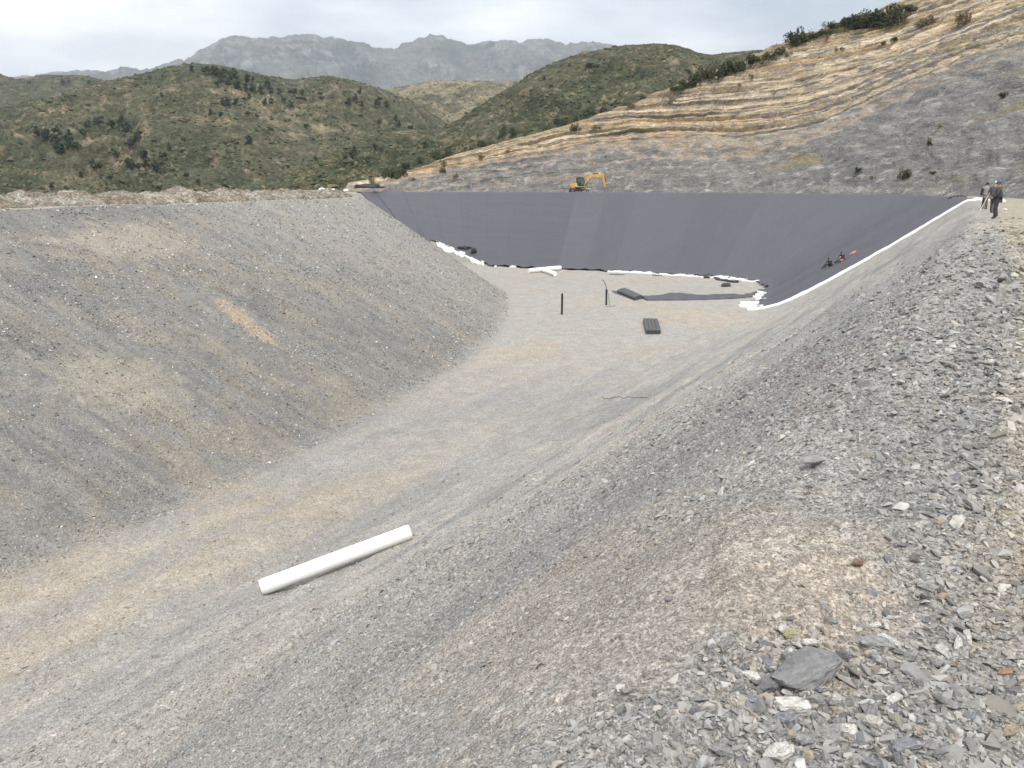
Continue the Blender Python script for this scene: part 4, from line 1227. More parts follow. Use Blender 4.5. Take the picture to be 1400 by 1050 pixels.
# lesser stones one can still count, copies of a few shapes
protos = []
for i in range(9):
    k = ['grey', 'darkgrey', 'grey', 'pale', 'blue', 'tan', 'grey', 'darkgrey', 'white'][i]
    protos.append(hull_mesh('stone', 12, 900 + i, (1, random.uniform(0.5, 0.8), random.uniform(0.25, 0.55)), 2, RC[k]))
n_ = 0
rs = random.Random(99)
while n_ < 235:
    px = rs.uniform(880, 1400); py = rs.uniform(430, 1050)
    lim = np.interp(py, [430, 540, 770, 850, 930, 1050], [1330, 1290, 1190, 1090, 1000, 930])
    pile = n_ >= 190
    if pile: px = rs.gauss(1090, 70); py = rs.gauss(945, 55)
    if py > 1048 or px > 1399: continue
    if px < lim - 20 and not pile: continue
    if not pile and rs.random() > 0.35 + 0.65 * (py > 800): continue
    p = hit(px, py); dist = np.linalg.norm(p - np.array([0, 0, CAMZ]))
    w = rs.uniform(*((16, 36) if pile else (10, 24))) * (1.25 if py > 850 else 1.0) / FPX * dist / 2
    o = link('stone', rs.choice(protos)); o.location = (p[0], p[1], float(H(p[0], p[1])) + w * 0.12)
    o.scale = (w, w * rs.uniform(.7, 1.1), w * rs.uniform(0.6, 1.2)); o.rotation_euler = (rs.gauss(0, .3), rs.gauss(0, .3), rs.uniform(0, 6.28))
    kc = o.data.materials[0].name.split('_')[1]; kc = {'darkgrey': 'dark grey', 'blue': 'bluish grey'}.get(kc, kc)
    q = min(range(len(SP)), key=lambda k: (SP[k][0] - px) ** 2 + (SP[k][1] - py) ** 2)
    dx, dy = px - SP[q][0], py - SP[q][1]; dd = math.hypot(dx, dy)
    di = ('right of' if dx > 0 else 'left of') if abs(dx) > abs(dy) else ('below' if dy > 0 else 'above')
    di = ('just ' if dd < 35 else '' if dd < 80 else 'well ') + di
    wpx_ = w * 2 * FPX / dist
    szn = 'small ' if wpx_ < 15 else 'larger ' if wpx_ > 23 else ''
    tag(o, 'loose %s%s stone %s the %s' % (szn, kc, di, SHORT[q]), 'stone', 'loose stones along the near track')
    n_ += 1
by_label = {}
for o in COL.objects:
    if o.get('group') == 'loose stones along the near track': by_label.setdefault(o['label'], []).append(o)
for lb, os_ in by_label.items():
    if len(os_) > 1:
        os_.sort(key=lambda o: o.location.length)
        ws = ['the nearest one', 'the next nearest', 'the third nearest', 'the farthest one']
        for i, o in enumerate(os_): o['label'] = lb + ', ' + (('the nearer one', 'the farther one')[i] if len(os_) == 2 else ws[min(i, 3)])
#PART3
# ------------------------------------------------------------------ vegetation
M_LEAF = attr_mat('foliage', rough=0.8, nscale=1.5, var=0.2, bump=0)
M_TRUNK = simple_mat('bark', (0.10, 0.075, 0.055), 0.9, var=0.3)

def crown_arrays(n, rx, rz, z0, leaf, seed, cols, blobs=7, conic=0.0):
    g = np.random.default_rng(seed)
    # a few uneven lumps, leaves gathered near their surfaces
    bc = g.normal(0, 0.45, (blobs, 3)) * np.array([rx, rx, rz * 0.8]); bc[:, 2] += z0 + rz
    br = g.uniform(0.35, 0.62, blobs) * rx
    k = g.integers(0, blobs, n)
    d = g.normal(0, 1, (n, 3)); d /= np.linalg.norm(d, axis=1)[:, None]
    P = bc[k] + d * (br[k] * g.uniform(0.55, 1.08, n))[:, None] * np.array([1, 1, 0.85])
    if conic:
        f = np.clip((P[:, 2] - z0) / (2 * rz), 0, 1); P[:, :2] *= (1 - conic * f)[:, None]
    P[:, 2] = np.maximum(P[:, 2], 0.03)
    a = g.normal(0, 1, (n, 3)); a /= np.linalg.norm(a, axis=1)[:, None]
    b = np.cross(a, g.normal(0, 1, (n, 3))); b /= np.linalg.norm(b, axis=1)[:, None]
    s = leaf * g.uniform(0.6, 1.4, n)[:, None]
    V = np.stack([P - a * s - b * s * .5, P + a * s - b * s * .5, P + a * s * .6 + b * s * .7, P - a * s * .6 + b * s * .7], 1).reshape(-1, 3)
    F = np.arange(n * 4).reshape(-1, 4)
    cb = np.array(cols)[g.integers(0, len(cols), blobs)]
    c = cb[k] * g.uniform(0.65, 1.4, n)[:, None]
    return V, F, np.repeat(c, 4, axis=0)

def plant_proto(kind, seed):
    if kind == 'pine_tree':
        V, F, c = crown_arrays(620, 1.9, 2.2, 1.0, 0.24, seed, [(0.062, 0.085, 0.052), (0.08, 0.10, 0.06), (0.052, 0.072, 0.048)], 8, 0.45)
        th = 4.2
    elif kind == 'bush':
        V, F, c = crown_arrays(900, 1.6, 0.85, 0.1, 0.13, seed, [(0.075, 0.095, 0.05), (0.055, 0.075, 0.04), (0.10, 0.11, 0.06)], 9)
        th = 1.2
    elif kind == 'dark_bush':
        V, F, c = crown_arrays(900, 1.6, 0.95, 0.1, 0.13, seed, [(0.05, 0.06, 0.035), (0.04, 0.05, 0.03), (0.07, 0.08, 0.045)], 9)
        th = 1.2
    elif kind == 'broom':
        V, F, c = crown_arrays(500, 1.3, 0.75, 0.05, 0.10, seed, [(0.32, 0.26, 0.07), (0.22, 0.19, 0.07), (0.12, 0.12, 0.05)], 6)
        th = 0.8
    else:
        V, F, c = crown_arrays(500, 1.3, 0.7, 0.05, 0.10, seed, [(0.16, 0.12, 0.08), (0.12, 0.11, 0.07), (0.22, 0.17, 0.11)], 6)
        th = 0.8
    cm = np_mesh('crown', V, F, c, False, M_LEAF)
    bm = bmesh.new()
    r = random.Random(seed)
    def limb(p, q, r0, r1):
        v, f = tube_np(p, q, r0, 7, 3, r2=r1)
        vs = [bm.verts.new(tuple(a)) for a in v]
        for ff in f:
            try: bm.faces.new([vs[i] for i in ff])
            except Exception: pass
    limb((0, 0, -0.4), (0.05, 0, th * 0.55), 0.09 * th / 2 + .03, 0.05 * th / 2)
    for i in range(5):
        a = r.uniform(0, 6.28); h = th * r.uniform(0.15, 0.5)
        limb((0, 0, h), (math.cos(a) * th * .3, math.sin(a) * th * .3, h + th * .3), 0.03 * th / 2 + .01, 0.012)
    tm = bpy.data.meshes.new('trunk'); bm.to_mesh(tm); bm.free(); tm.materials.append(M_TRUNK)
    return cm, tm
PROTO = {k: [plant_proto(k, 1000 + 31 * i + 7 * j) for i in range(n)] for j, (k, n) in enumerate([('pine_tree', 6), ('bush', 5), ('dark_bush', 5), ('broom', 3), ('dry_shrub', 4)])}
PDIM = dict(pine_tree=(4.6, 5.2), bush=(4.4, 2.3), dark_bush=(4.4, 2.5), broom=(3.5, 1.9), dry_shrub=(3.5, 1.8))
PR_ = random.Random(5)

def plant(kind, p, w, h, label, cat, group=None, name=None):
    cm, tm = PR_.choice(PROTO[kind])
    name = name or {'pine_tree': 'pine_tree', 'bush': 'shrub', 'dark_bush': 'shrub', 'broom': 'broom_shrub', 'dry_shrub': 'dry_shrub'}[kind]
    o = bpy.data.objects.new(name, None); COL.objects.link(o)
    o.location = p; o.rotation_euler = (0, 0, PR_.uniform(0, 6.28))
    o.scale = (w / PDIM[kind][0], w / PDIM[kind][0], h / PDIM[kind][1])
    tag(o, label, cat, group)
    link('crown', cm, o); link('trunk', tm, o)
    return o

ORD = 'leftmost second third fourth fifth sixth seventh eighth ninth tenth eleventh twelfth thirteenth fourteenth fifteenth sixteenth seventeenth eighteenth nineteenth twentieth'.split() + ['twenty first', 'twenty second', 'twenty third', 'twenty fourth']
def nth(v, vs):
    i = sorted(vs).index(v)
    return 'leftmost' if i == 0 else ('rightmost' if i == len(vs) - 1 else ORD[i] + ' from left')
def plant_px(kind, px, py, wpx, hpx, layer, label, cat, group=None):
    p = hill_point(px, py, layer)
    d = np.linalg.norm(p - np.array([0, 0, CAMZ])) / FPX
    return plant(kind, (p[0], p[1], p[2] - 0.1 * hpx * d), wpx * d, hpx * d, label, cat, group)

TREES_TOP = [(266, 91, 8), (281, 94, 12), (289, 93, 12), (296, 95, 13), (303, 97, 11), (311, 99, 12), (318, 101, 12), (325, 104, 13), (331, 107, 14), (336, 103, 11), (346, 103, 8), (300, 111, 10),
             (309, 113, 11), (318, 114, 11), (328, 114, 13), (342, 117, 10), (350, 119, 11), (359, 121, 12), (367, 113, 12), (372, 123, 9), (340, 126, 8)]
TREES_MID = [(311, 138, 10), (319, 139, 10), (328, 138, 10), (361, 136, 9), (372, 137, 8), (385, 121, 8), (394, 122, 9), (401, 121, 10), (416, 123, 9), (440, 124, 8), (393, 134, 10), (399, 139, 8),
             (285, 149, 8), (299, 152, 9), (345, 153, 8), (357, 155, 7), (336, 131, 8)]
TREES_SADDLE = [(485, 141, 10), (494, 142, 10), (503, 143, 8), (519, 141, 11), (526, 139, 11), (534, 141, 9), (545, 160, 9), (545, 166, 9), (568, 175, 11), (522, 162, 8), (500, 126, 8), (424, 170, 9), (460, 186, 7)]
TREES_LOW = [(48, 176, 12), (59, 182, 15), (67, 184, 14), (74, 190, 16), (83, 192, 15), (93, 190, 15), (103, 186, 13), (112, 178, 12), (117, 169, 11), (130, 163, 12), (139, 165, 12), (148, 167, 13),
             (157, 168, 14), (164, 174, 14), (171, 170, 11), (76, 198, 15), (86, 202, 15), (96, 198, 13), (109, 196, 12), (190, 180, 10), (171, 196, 13), (181, 194, 16), (197, 209, 13), (154, 208, 11),
             (221, 212, 14), (228, 196, 9), (246, 189, 9), (133, 228, 16), (127, 221, 12), (172, 222, 14), (180, 226, 16), (190, 228, 15), (200, 225, 15), (210, 226, 14), (219, 227, 13), (230, 228, 12),
             (152, 239, 10), (260, 239, 11), (275, 245, 9), (66, 252, 9), (113, 233, 9), (344, 190, 12)]
LOWA = [t for t in TREES_LOW if t[0] < 121 and t[1] < 204]; LOWB = [t for t in TREES_LOW if 121 <= t[0] and t[1] < 200]; LOWC = [t for t in TREES_LOW if t not in LOWA and t not in LOWB]
for L_, ly, lab, grp in ((TREES_TOP, 'B', 'in the thicket on top of the scrub hill', 'pines on top of the scrub hill'),
                         (TREES_MID, 'B', 'scattered on the upper slope of the scrub hill', 'pines on the upper slope of the scrub hill'),
                         (TREES_SADDLE, 'B', 'near the dip before the tan hill', 'pines near the dip'),
                         (LOWA, 'B', 'in the left lower thicket', 'pines in the lower thickets'), (LOWB, 'B', 'in the middle thicket right of the left one', 'pines in the lower thickets'),
                         (LOWC, 'B', 'in the lowest band above the berm', 'pines in the lower thickets')):
    for (px, py, h) in L_:
        lb = '%s small dark pine %s' % (nth((px, py, h), L_), lab)
        plant_px('pine_tree', px, py, h * 1.05, h * 1.05, ly, lb, 'tree', grp)
plant_px('pine_tree', 201, 99, 6, 6, 'B', 'lone small pine on the skyline left of the hilltop thicket', 'tree')
plant_px('pine_tree', 216, 124, 6, 7, 'B', 'lone small pine on the open slope below the skyline', 'tree')
FK = [(88, 106, 6), (97, 105, 5), (43, 107, 5), (117, 105, 5)]
for (px, py, h) in FK:
    plant_px('pine_tree', px, py, h * 1.3, h, 'A', nth((px, py, h), FK) + ' tiny dark tree on the skyline at the far left', 'tree', 'trees on the far left skyline')
DK = [(470, 214, 12, 12), (478, 210, 12, 13), (485, 207, 12, 13), (500, 217, 10, 11), (425, 212, 8, 8), (440, 222, 8, 7), (512, 195, 9, 8), (582, 196, 12, 12), (556, 225, 18, 14)]
for (px, py, w, h) in DK:
    plant_px('pine_tree', px, py, w, h, 'D', nth((px, py, w, h), DK) + ' dark tree on the near dark green hill below the dip', 'tree', 'trees on the dark green hill')
BK = [(700, 180, 16, 16), (686, 176, 14, 14), (758, 168, 18, 16), (748, 172, 14, 12), (655, 200, 22, 20), (668, 196, 16, 16), (597, 210, 20, 20), (612, 205, 16, 14), (640, 203, 16, 14),
                       (775, 165, 18, 14), (790, 160, 16, 12), (715, 186, 16, 12), (730, 182, 14, 10), (810, 150, 18, 12), (825, 146, 16, 10), (860, 138, 14, 10), (880, 130, 16, 10), (905, 122, 14, 9), (576, 215, 16, 12),
                       (752, 110, 9, 6), (740, 100, 7, 6), (777, 82, 7, 5)]
for (px, py, w, h) in BK:
    plant_px('bush', px, py, w, h, 'D', nth((px, py, w, h), BK) + ' dark green bush beyond the top edge of the excavated slope', 'shrub', 'bushes beyond the excavated slope')
# shrubs along the top edge of the cut
CUT = [('dark_bush', 534, 236, 22, 18, 'large dark bush at the lower left end of the excavated slope'), ('bush', 549, 232, 20, 13, 'green bush right of the large dark bush at the lower left end'),
       ('broom', 506, 243, 12, 13, 'yellow flowering bush at the far left end of the excavated slope'), ('broom', 657, 210, 17, 9, 'yellow bush on the top edge of the excavated slope'),
       ('dark_bush', 598, 232, 11, 8, 'round olive shrub standing alone on pale soil'), ('dry_shrub', 621, 235, 10, 8, 'dark brown shrub right of the round olive shrub'),
       ('dry_shrub', 601, 222, 12, 10, 'brown shrub on the edge above the round olive shrub'), ('dry_shrub', 563, 238, 9, 5, 'low dry tuft between the dark bush and the olive shrub'),
       ('dry_shrub', 687, 202, 10, 5, 'low tuft right of the yellow bush on the edge'), ('dark_bush', 792, 172, 14, 12, 'olive bush on the edge above the excavator'),
       ('dry_shrub', 809, 172, 16, 8, 'reddish brown shrub beside the olive bush on the edge'), ('dry_shrub', 918, 138, 19, 13, 'round dry shrub on the tan strata left of the big dark bushes'),
       ('dry_shrub', 951, 120, 8, 6, 'small dry shrub below the big dark bushes'), ('dark_bush', 1085, 54, 28, 22, 'round dark tree standing alone on the upper skyline'),
       ('dark_bush', 1099, 52, 16, 14, 'smaller dark tree touching the right side of the round one'), ('dark_bush', 1214, 24, 42, 27, 'big dark bush on the skyline at the upper right'),
       ('dark_bush', 1180, 30, 28, 22, 'dense dark bush left of the biggest one on the skyline'), ('dry_shrub', 1075, 69, 12, 9, 'dry shrub below the round dark tree'),
       ('dry_shrub', 1061, 70, 11, 6, 'low dry shrub left below the round dark tree'), ('dry_shrub', 1123, 52, 9, 10, 'upright dry shrub right of the round dark tree'),
       ('dry_shrub', 1310, 22, 30, 18, 'wide brownish bush near the top at the upper right'), ('dry_shrub', 1272, 25, 20, 14, 'brown bush left of the wide brownish bush'),
       ('dry_shrub', 1255, 26, 12, 8, 'low brown bush beneath the big skyline bush'), ('dark_bush', 1227, 48, 12, 6, 'small dark shrub on the upper strata, right of its neighbour'),
       ('dark_bush', 1213, 53, 9, 5, 'small dark shrub on the upper strata, left of its neighbour'), ('dry_shrub', 1243, 22, 8, 6, 'tiny shrub near the skyline right of the big bush'),
       ('dry_shrub', 1135, 66, 16, 5, 'low flat shrub on the upper strata'), ('dark_bush', 1235, 235, 15, 15, 'green tuft on the grey rock left of the standing workers'),
       ('dark_bush', 1174, 226, 8, 8, 'small dark tuft on the grey rock below pale streaks'), ('broom', 1190, 236, 9, 7, 'yellowish tuft beside a small dark tuft on grey rock'),
       ('dark_bush', 1370, 124, 11, 9, 'dark tuft high on the grey rock at the right'), ('broom', 1283, 166, 7, 6, 'small yellow green tuft in the rock gully'),
       ('broom', 1268, 186, 9, 10, 'yellow green tuft in the middle of the rock gully'), ('dark_bush', 1262, 194, 8, 6, 'darker tuft below the tuft in the rock gully'),
       ('dark_bush', 1271, 230, 8, 6, 'dark tuft right of the green tuft on grey rock'), ('dry_shrub', 857, 142, 14, 10, 'brown shrub on the edge of the slope above the tan strata'),
       ('dry_shrub', 1024, 100, 9, 7, 'dry shrub just below the long row of dark bushes'), ('dry_shrub', 1006, 110, 7, 5, 'tiny dry shrub left of another under the dark row')]
for (k, px, py, w, h, lab) in CUT:
    plant_px(k, px, py, w, h, 'cut', lab, 'shrub')
SK = [(940, 112, 24, 14), (955, 108, 26, 17), (968, 103, 26, 20), (982, 98, 28, 22), (996, 93, 28, 21), (1009, 88, 24, 18), (1022, 82, 22, 14), (1036, 78, 22, 12), (1050, 74, 22, 12), (1066, 66, 20, 12),
                       (1112, 44, 18, 9), (1124, 40, 20, 10), (1138, 35, 20, 11), (1152, 31, 22, 13), (1166, 28, 22, 15), (1196, 22, 22, 16), (1232, 14, 24, 12), (930, 118, 18, 9), (915, 122, 16, 8), (1250, 6, 22, 9)]
for (px, py, w, h) in SK:
    plant_px('dark_bush' if px % 3 else 'bush', px, py, w, h, 'cut', nth((px, py, w, h), SK) + ' evergreen bush in the row along the skyline of the excavated slope', 'shrub', 'row of skyline bushes')

def scrub(name, layer, n, size, lo, hi, cols, label, seed, az=(None, None)):
    g = np.random.default_rng(seed)
    P = HILLS[layer]; nu, nv = P.shape[:2]
    x = g.uniform(0, nu - 1.01, n); v = g.uniform(lo, hi, n) * (nv / 1.35); v = np.clip(v, 0, nv - 1.01)
    i = x.astype(int); j = v.astype(int); fu = (x - i)[:, None]; fv = (v - j)[:, None]
    Q = (P[i, j] * (1 - fu) + P[i + 1, j] * fu) * (1 - fv) + (P[i, j + 1] * (1 - fu) + P[i + 1, j + 1] * fu) * fv
    clump = fbm(Q[:, 0] * 0.02, Q[:, 1] * 0.02, 4, 950 + seed, 0.6)
    k = g.uniform(0, 1, n) < sstep(-0.35, 0.35, clump) + 0.15
    Q = Q[k]; n = len(Q)
    vr = [mesh_arrays(hull_mesh('b', 14, 2000 + q, (1, 0.9, 0.7), mix=0.1)) for q in range(8)]
    s = size * np.exp(g.normal(0, 0.42, n))
    C = np.array(cols)[g.integers(0, len(cols), n)] * g.uniform(0.82, 1.2, n)[:, None]
    o = scatter(name, vr, Q, np.stack([s, s, s * g.uniform(.6, 1.1, n)], -1), rot_mats(n, 0.3, g), C, M_LEAF)
    tag(o, label, 'scrub', None, 'stuff')
GC = [(0.085, 0.095, 0.05), (0.07, 0.08, 0.045), (0.11, 0.11, 0.06), (0.13, 0.12, 0.07)]
scrub('scrub', 'B', 26000, 1.25, 0.03, 1.0, GC, 'low olive scrub covering the main hill', 1)
scrub('scrub', 'D', 22000, 0.9, 0.03, 1.0, [(0.075, 0.088, 0.045), (0.06, 0.07, 0.038), (0.10, 0.10, 0.05), (0.16, 0.13, 0.07)], 'low dark green scrub covering the nearer hill', 2)
scrub('scrub', 'C', 9000, 1.5, 0.1, 1.0, [(0.12, 0.12, 0.07), (0.10, 0.105, 0.06)], 'sparse scrub dotting the tan hill', 3)
scrub('scrub', 'A', 7000, 2.2, 0.1, 1.0, GC, 'low scrub covering the hill at the far left', 4)

#PART4
# ------------------------------------------------------------------ excavator
M_YEL = simple_mat('yellow_paint', (0.62, 0.36, 0.06), 0.5, var=0.15, scale=3, dirt=(0.42, 0.28, 0.10))
M_CREAM = simple_mat('cream_paint', (0.66, 0.56, 0.40), 0.5, var=0.1)
M_DARK = simple_mat('dark_steel', (0.035, 0.034, 0.034), 0.6, var=0.3, metal=0.2)
M_STEEL = simple_mat('dusty_steel', (0.20, 0.18, 0.16), 0.6, var=0.25, metal=0.3)
M_CHROME = simple_mat('cylinder_rod', (0.5, 0.5, 0.5), 0.3, metal=0.8, var=0.05)
M_GLASS, _t, _b = base_mat('cab_glass', (0.10, 0.13, 0.14), 0.08, 0, 0.6)

def prism(name, pts, y0, y1, mat, parent, bev=0.03):
    """side profile (x,z) extruded from y0 to y1"""
    bm = bmesh.new()
    a = [bm.verts.new((x, y0, z)) for x, z in pts]; b = [bm.verts.new((x, y1, z)) for x, z in pts]
    n = len(pts)
    bm.faces.new(a[::-1]); bm.faces.new(b)
    for i in range(n): bm.faces.new((a[i], a[(i + 1) % n], b[(i + 1) % n], b[i]))
    bmesh.ops.recalc_face_normals(bm, faces=bm.faces[:])
    if bev: bmesh.ops.bevel(bm, geom=bm.edges[:], offset=bev, segments=2, affect='EDGES', clamp_overlap=True)
    me = bpy.data.meshes.new(name); bm.to_mesh(me); bm.free(); me.materials.append(mat)
    return link(name, me, parent)

def rod(name, p, q, r, mat, parent, seg=14, r2=None):
    V, F = tube_np(p, q, r, seg, 3, r2=r2)
    return link(name, mesh_vf(name, V, F, mat), parent)

def build_excavator():
    root = bpy.data.objects.new('excavator', None); COL.objects.link(root)
    root.location = (11.9, 143.0, float(H(11.9, 143.0)) + 0.02); root.rotation_euler = (0, 0, 0.06)
    tag(root, 'yellow tracked excavator with raised arm standing on the far rim above the liner', 'excavator')
    for sy in (-1, 1):
        y0, y1 = sy * 1.05 - 0.21, sy * 1.05 + 0.21
        pts = []
        for i in range(9):
            a = R(90 + 180 * i / 8); pts.append((-1.15 + 0.34 * math.cos(a), 0.34 + 0.34 * math.sin(a)))
        for i in range(9):
            a = R(-90 + 180 * i / 8); pts.append((1.15 + 0.34 * math.cos(a), 0.34 + 0.34 * math.sin(a)))
        t = prism('track', pts, y0, y1, M_DARK, root, 0.02)
        for i in range(12):
            x = -1.15 + 2.3 * i / 11
            prism('track_shoe', [(x - 0.07, 0.66), (x + 0.02, 0.66), (x + 0.0, 0.72), (x - 0.05, 0.72)], y0 - 0.01, y1 + 0.01, M_STEEL, t, 0)
        for x, r in ((-1.15, 0.25), (1.15, 0.25), (-0.6, 0.13), (-0.2, 0.13), (0.2, 0.13), (0.6, 0.13)):
            rod('wheel', (x, y0 - 0.03, 0.34 if r > .2 else 0.2), (x, y1 + 0.03, 0.34 if r > .2 else 0.2), r, M_STEEL, t)
    prism('undercarriage', [(-0.7, 0.28), (0.7, 0.28), (0.6, 0.62), (-0.6, 0.62)], -0.85, 0.85, M_DARK, root)
    rod('turntable', (0, 0, 0.6), (0, 0, 0.8), 0.55, M_DARK, root, 24)
    # upper body
    prism('deck', [(-1.05, 0.80), (1.15, 0.80), (1.15, 0.98), (-1.05, 0.98)], -1.0, 1.0, M_DARK, root)
    prism('counterweight', [(-1.30, 0.82), (-0.62, 0.82), (-0.62, 1.62), (-1.18, 1.62), (-1.42, 1.35), (-1.45, 1.05)], -1.0, 1.0, M_YEL, root, 0.07)
    prism('engine_cover', [(-0.62, 0.99), (0.10, 0.99), (0.10, 1.35), (-0.25, 1.62), (-0.62, 1.66)], -0.98, 0.98, M_CREAM, root, 0.04)
    prism('side_cover', [(0.12, 0.99), (0.95, 0.99), (1.0, 1.25), (0.12, 1.38)], 0.25, 0.98, M_YEL, root, 0.04)
    prism('fender', [(0.12, 0.99), (1.15, 0.99), (1.15, 1.12), (0.12, 1.12)], -0.98, 0.22, M_YEL, root, 0.02)
    # cab
    cab = prism('cab', [(-0.36, 1.12), (0.98, 1.12), (1.02, 1.75), (0.82, 2.62), (-0.36, 2.62)], -0.98, 0.0, M_DARK, root, 0.03)
    prism('cab_roof', [(-0.42, 2.62), (0.90, 2.62), (0.84, 2.72), (-0.38, 2.72)], -1.02, 0.04, M_STEEL, cab, 0.02)
    for y0, y1 in ((-1.0, -0.975), (-0.005, 0.02)):
        prism('window', [(-0.24, 1.75), (0.30, 1.75), (0.30, 2.48), (-0.24, 2.48)], y0, y1, M_GLASS, cab, 0)
        prism('window', [(0.40, 1.35), (0.90, 1.35), (0.92, 1.75), (0.77, 2.48), (0.40, 2.48)], y0, y1, M_GLASS, cab, 0)
    prism('windscreen', [(1.035, 1.35), (1.055, 1.75), (0.88, 2.50), (0.86, 2.50), (1.03, 1.75), (1.01, 1.35)], -0.9, -0.08, M_GLASS, cab, 0)
    rod('exhaust', (-0.45, 0.6, 1.6), (-0.45, 0.6, 2.0), 0.05, M_STEEL, root)
    # boom: up steeply then level
    boom = prism('boom', [(1.0, 0.95), (1.28, 0.92), (1.95, 2.25), (2.55, 2.72), (4.30, 2.62), (4.52, 2.80), (4.38, 3.08), (4.1, 3.18), (2.35, 3.20), (1.60, 2.62)], 0.06, 0.36, M_YEL, root, 0.03)
    rod('hinge_pin', (4.36, -0.02, 2.86), (4.36, 0.44, 2.86), 0.10, M_STEEL, boom)
    rod('boom_cylinder', (1.25, -0.02, 1.02), (1.75, -0.02, 1.9), 0.075, M_DARK, root); rod('boom_rod', (1.75, -0.02, 1.9), (2.0, -0.02, 2.4), 0.04, M_CHROME, root)
    rod('arm_cylinder', (2.7, 0.21, 3.30), (3.7, 0.21, 3.34), 0.075, M_DARK, root); rod('arm_rod', (3.7, 0.21, 3.34), (4.5, 0.21, 3.26), 0.04, M_CHROME, root)
    arm = prism('arm', [(4.20, 3.05), (4.48, 3.36), (4.68, 3.22), (4.80, 2.5), (5.06, 0.98), (4.90, 0.93), (4.42, 2.4)], 0.10, 0.32, M_YEL, root, 0.03)
    rod('bucket_cylinder', (4.75, 0.21, 2.95), (5.02, 0.21, 1.9), 0.06, M_DARK, arm); rod('bucket_rod', (5.02, 0.21, 1.9), (5.15, 0.21, 1.3), 0.035, M_CHROME, arm)
    rod('link_rod', (5.15, 0.21, 1.3), (5.15, 0.21, 0.85), 0.05, M_STEEL, arm)
    b = prism('bucket', [(5.22, 0.98), (5.30, 0.55), (5.12, 0.10), (4.72, 0.0), (4.62, 0.12), (4.82, 0.45), (4.90, 0.98)], -0.18, 0.60, M_STEEL, root, 0.02)
    for i in range(4):
        y = -0.12 + i * 0.2
        prism('tooth', [(4.62, 0.14), (4.50, 0.06), (4.46, 0.0), (4.66, 0.0)], y, y + 0.07, M_DARK, b, 0)
    # dozer blade
    prism('blade', [(1.72, 0.06), (1.84, 0.04), (1.90, 0.30), (1.84, 0.52), (1.76, 0.52), (1.80, 0.30)], -1.2, 1.2, M_STEEL, root, 0.01)
    for y in (-0.5, 0.5): rod('blade_arm', (0.6, y, 0.4), (1.78, y, 0.25), 0.06, M_STEEL, root)
build_excavator()
for (px, py, w, h, c_, lab, sd_) in [(800, 262.5, 12, 4, 'grey', 'heap of dug rock below the excavator boom', 61), (813, 263, 9, 3, 'grey', 'lower heap of dug rock beside the excavator bucket', 62)]:
    o = stone(px, 264.5, w, h, c_, lab, sd_, 0.6, name='rock_heap', npts=18); q = ray(px, py); k = 142.0 / q[1]
    o.location = (q[0] * k, 142.0, 0.25)

# ------------------------------------------------------------------ people
def skin_obj(name, nodes, edges, rad, mat, parent, root_key, sub=2, extra=None):
    keys = list(nodes); ix = {k: i for i, k in enumerate(keys)}
    bm = bmesh.new(); lay = bm.verts.layers.skin.verify()
    vs = []
    for k in keys:
        v = bm.verts.new(nodes[k]); r = rad[k]
        v[lay].radius = r if isinstance(r, tuple) else (r, r)
        v[lay].use_root = (k == root_key)
        vs.append(v)
    for a, b in edges: bm.edges.new((vs[ix[a]], vs[ix[b]]))
    me = bpy.data.meshes.new(name); bm.to_mesh(me); bm.free()
    o = link(name, me)
    m = o.modifiers.new('skin', 'SKIN'); m.use_smooth_shade = True
    s = o.modifiers.new('sub', 'SUBSURF'); s.levels = sub; s.render_levels = sub
    bpy.context.view_layer.update()
    dg = bpy.context.evaluated_depsgraph_get()
    me2 = bpy.data.meshes.new_from_object(o.evaluated_get(dg))
    bpy.data.objects.remove(o); me2.name = name
    me2.materials.clear(); me2.materials.append(mat)
    me2.polygons.foreach_set('use_smooth', [True] * len(me2.polygons))
    return link(name, me2, parent)

M_SKIN = simple_mat('skin', (0.42, 0.26, 0.18), 0.6, var=0.06)
M_HAIR = simple_mat('dark_hair', (0.03, 0.024, 0.02), 0.8)
M_BOOT = simple_mat('work_boot', (0.04, 0.035, 0.03), 0.7)
def lerp(a, b, t): return tuple(a[i] + (b[i] - a[i]) * t for i in range(3))

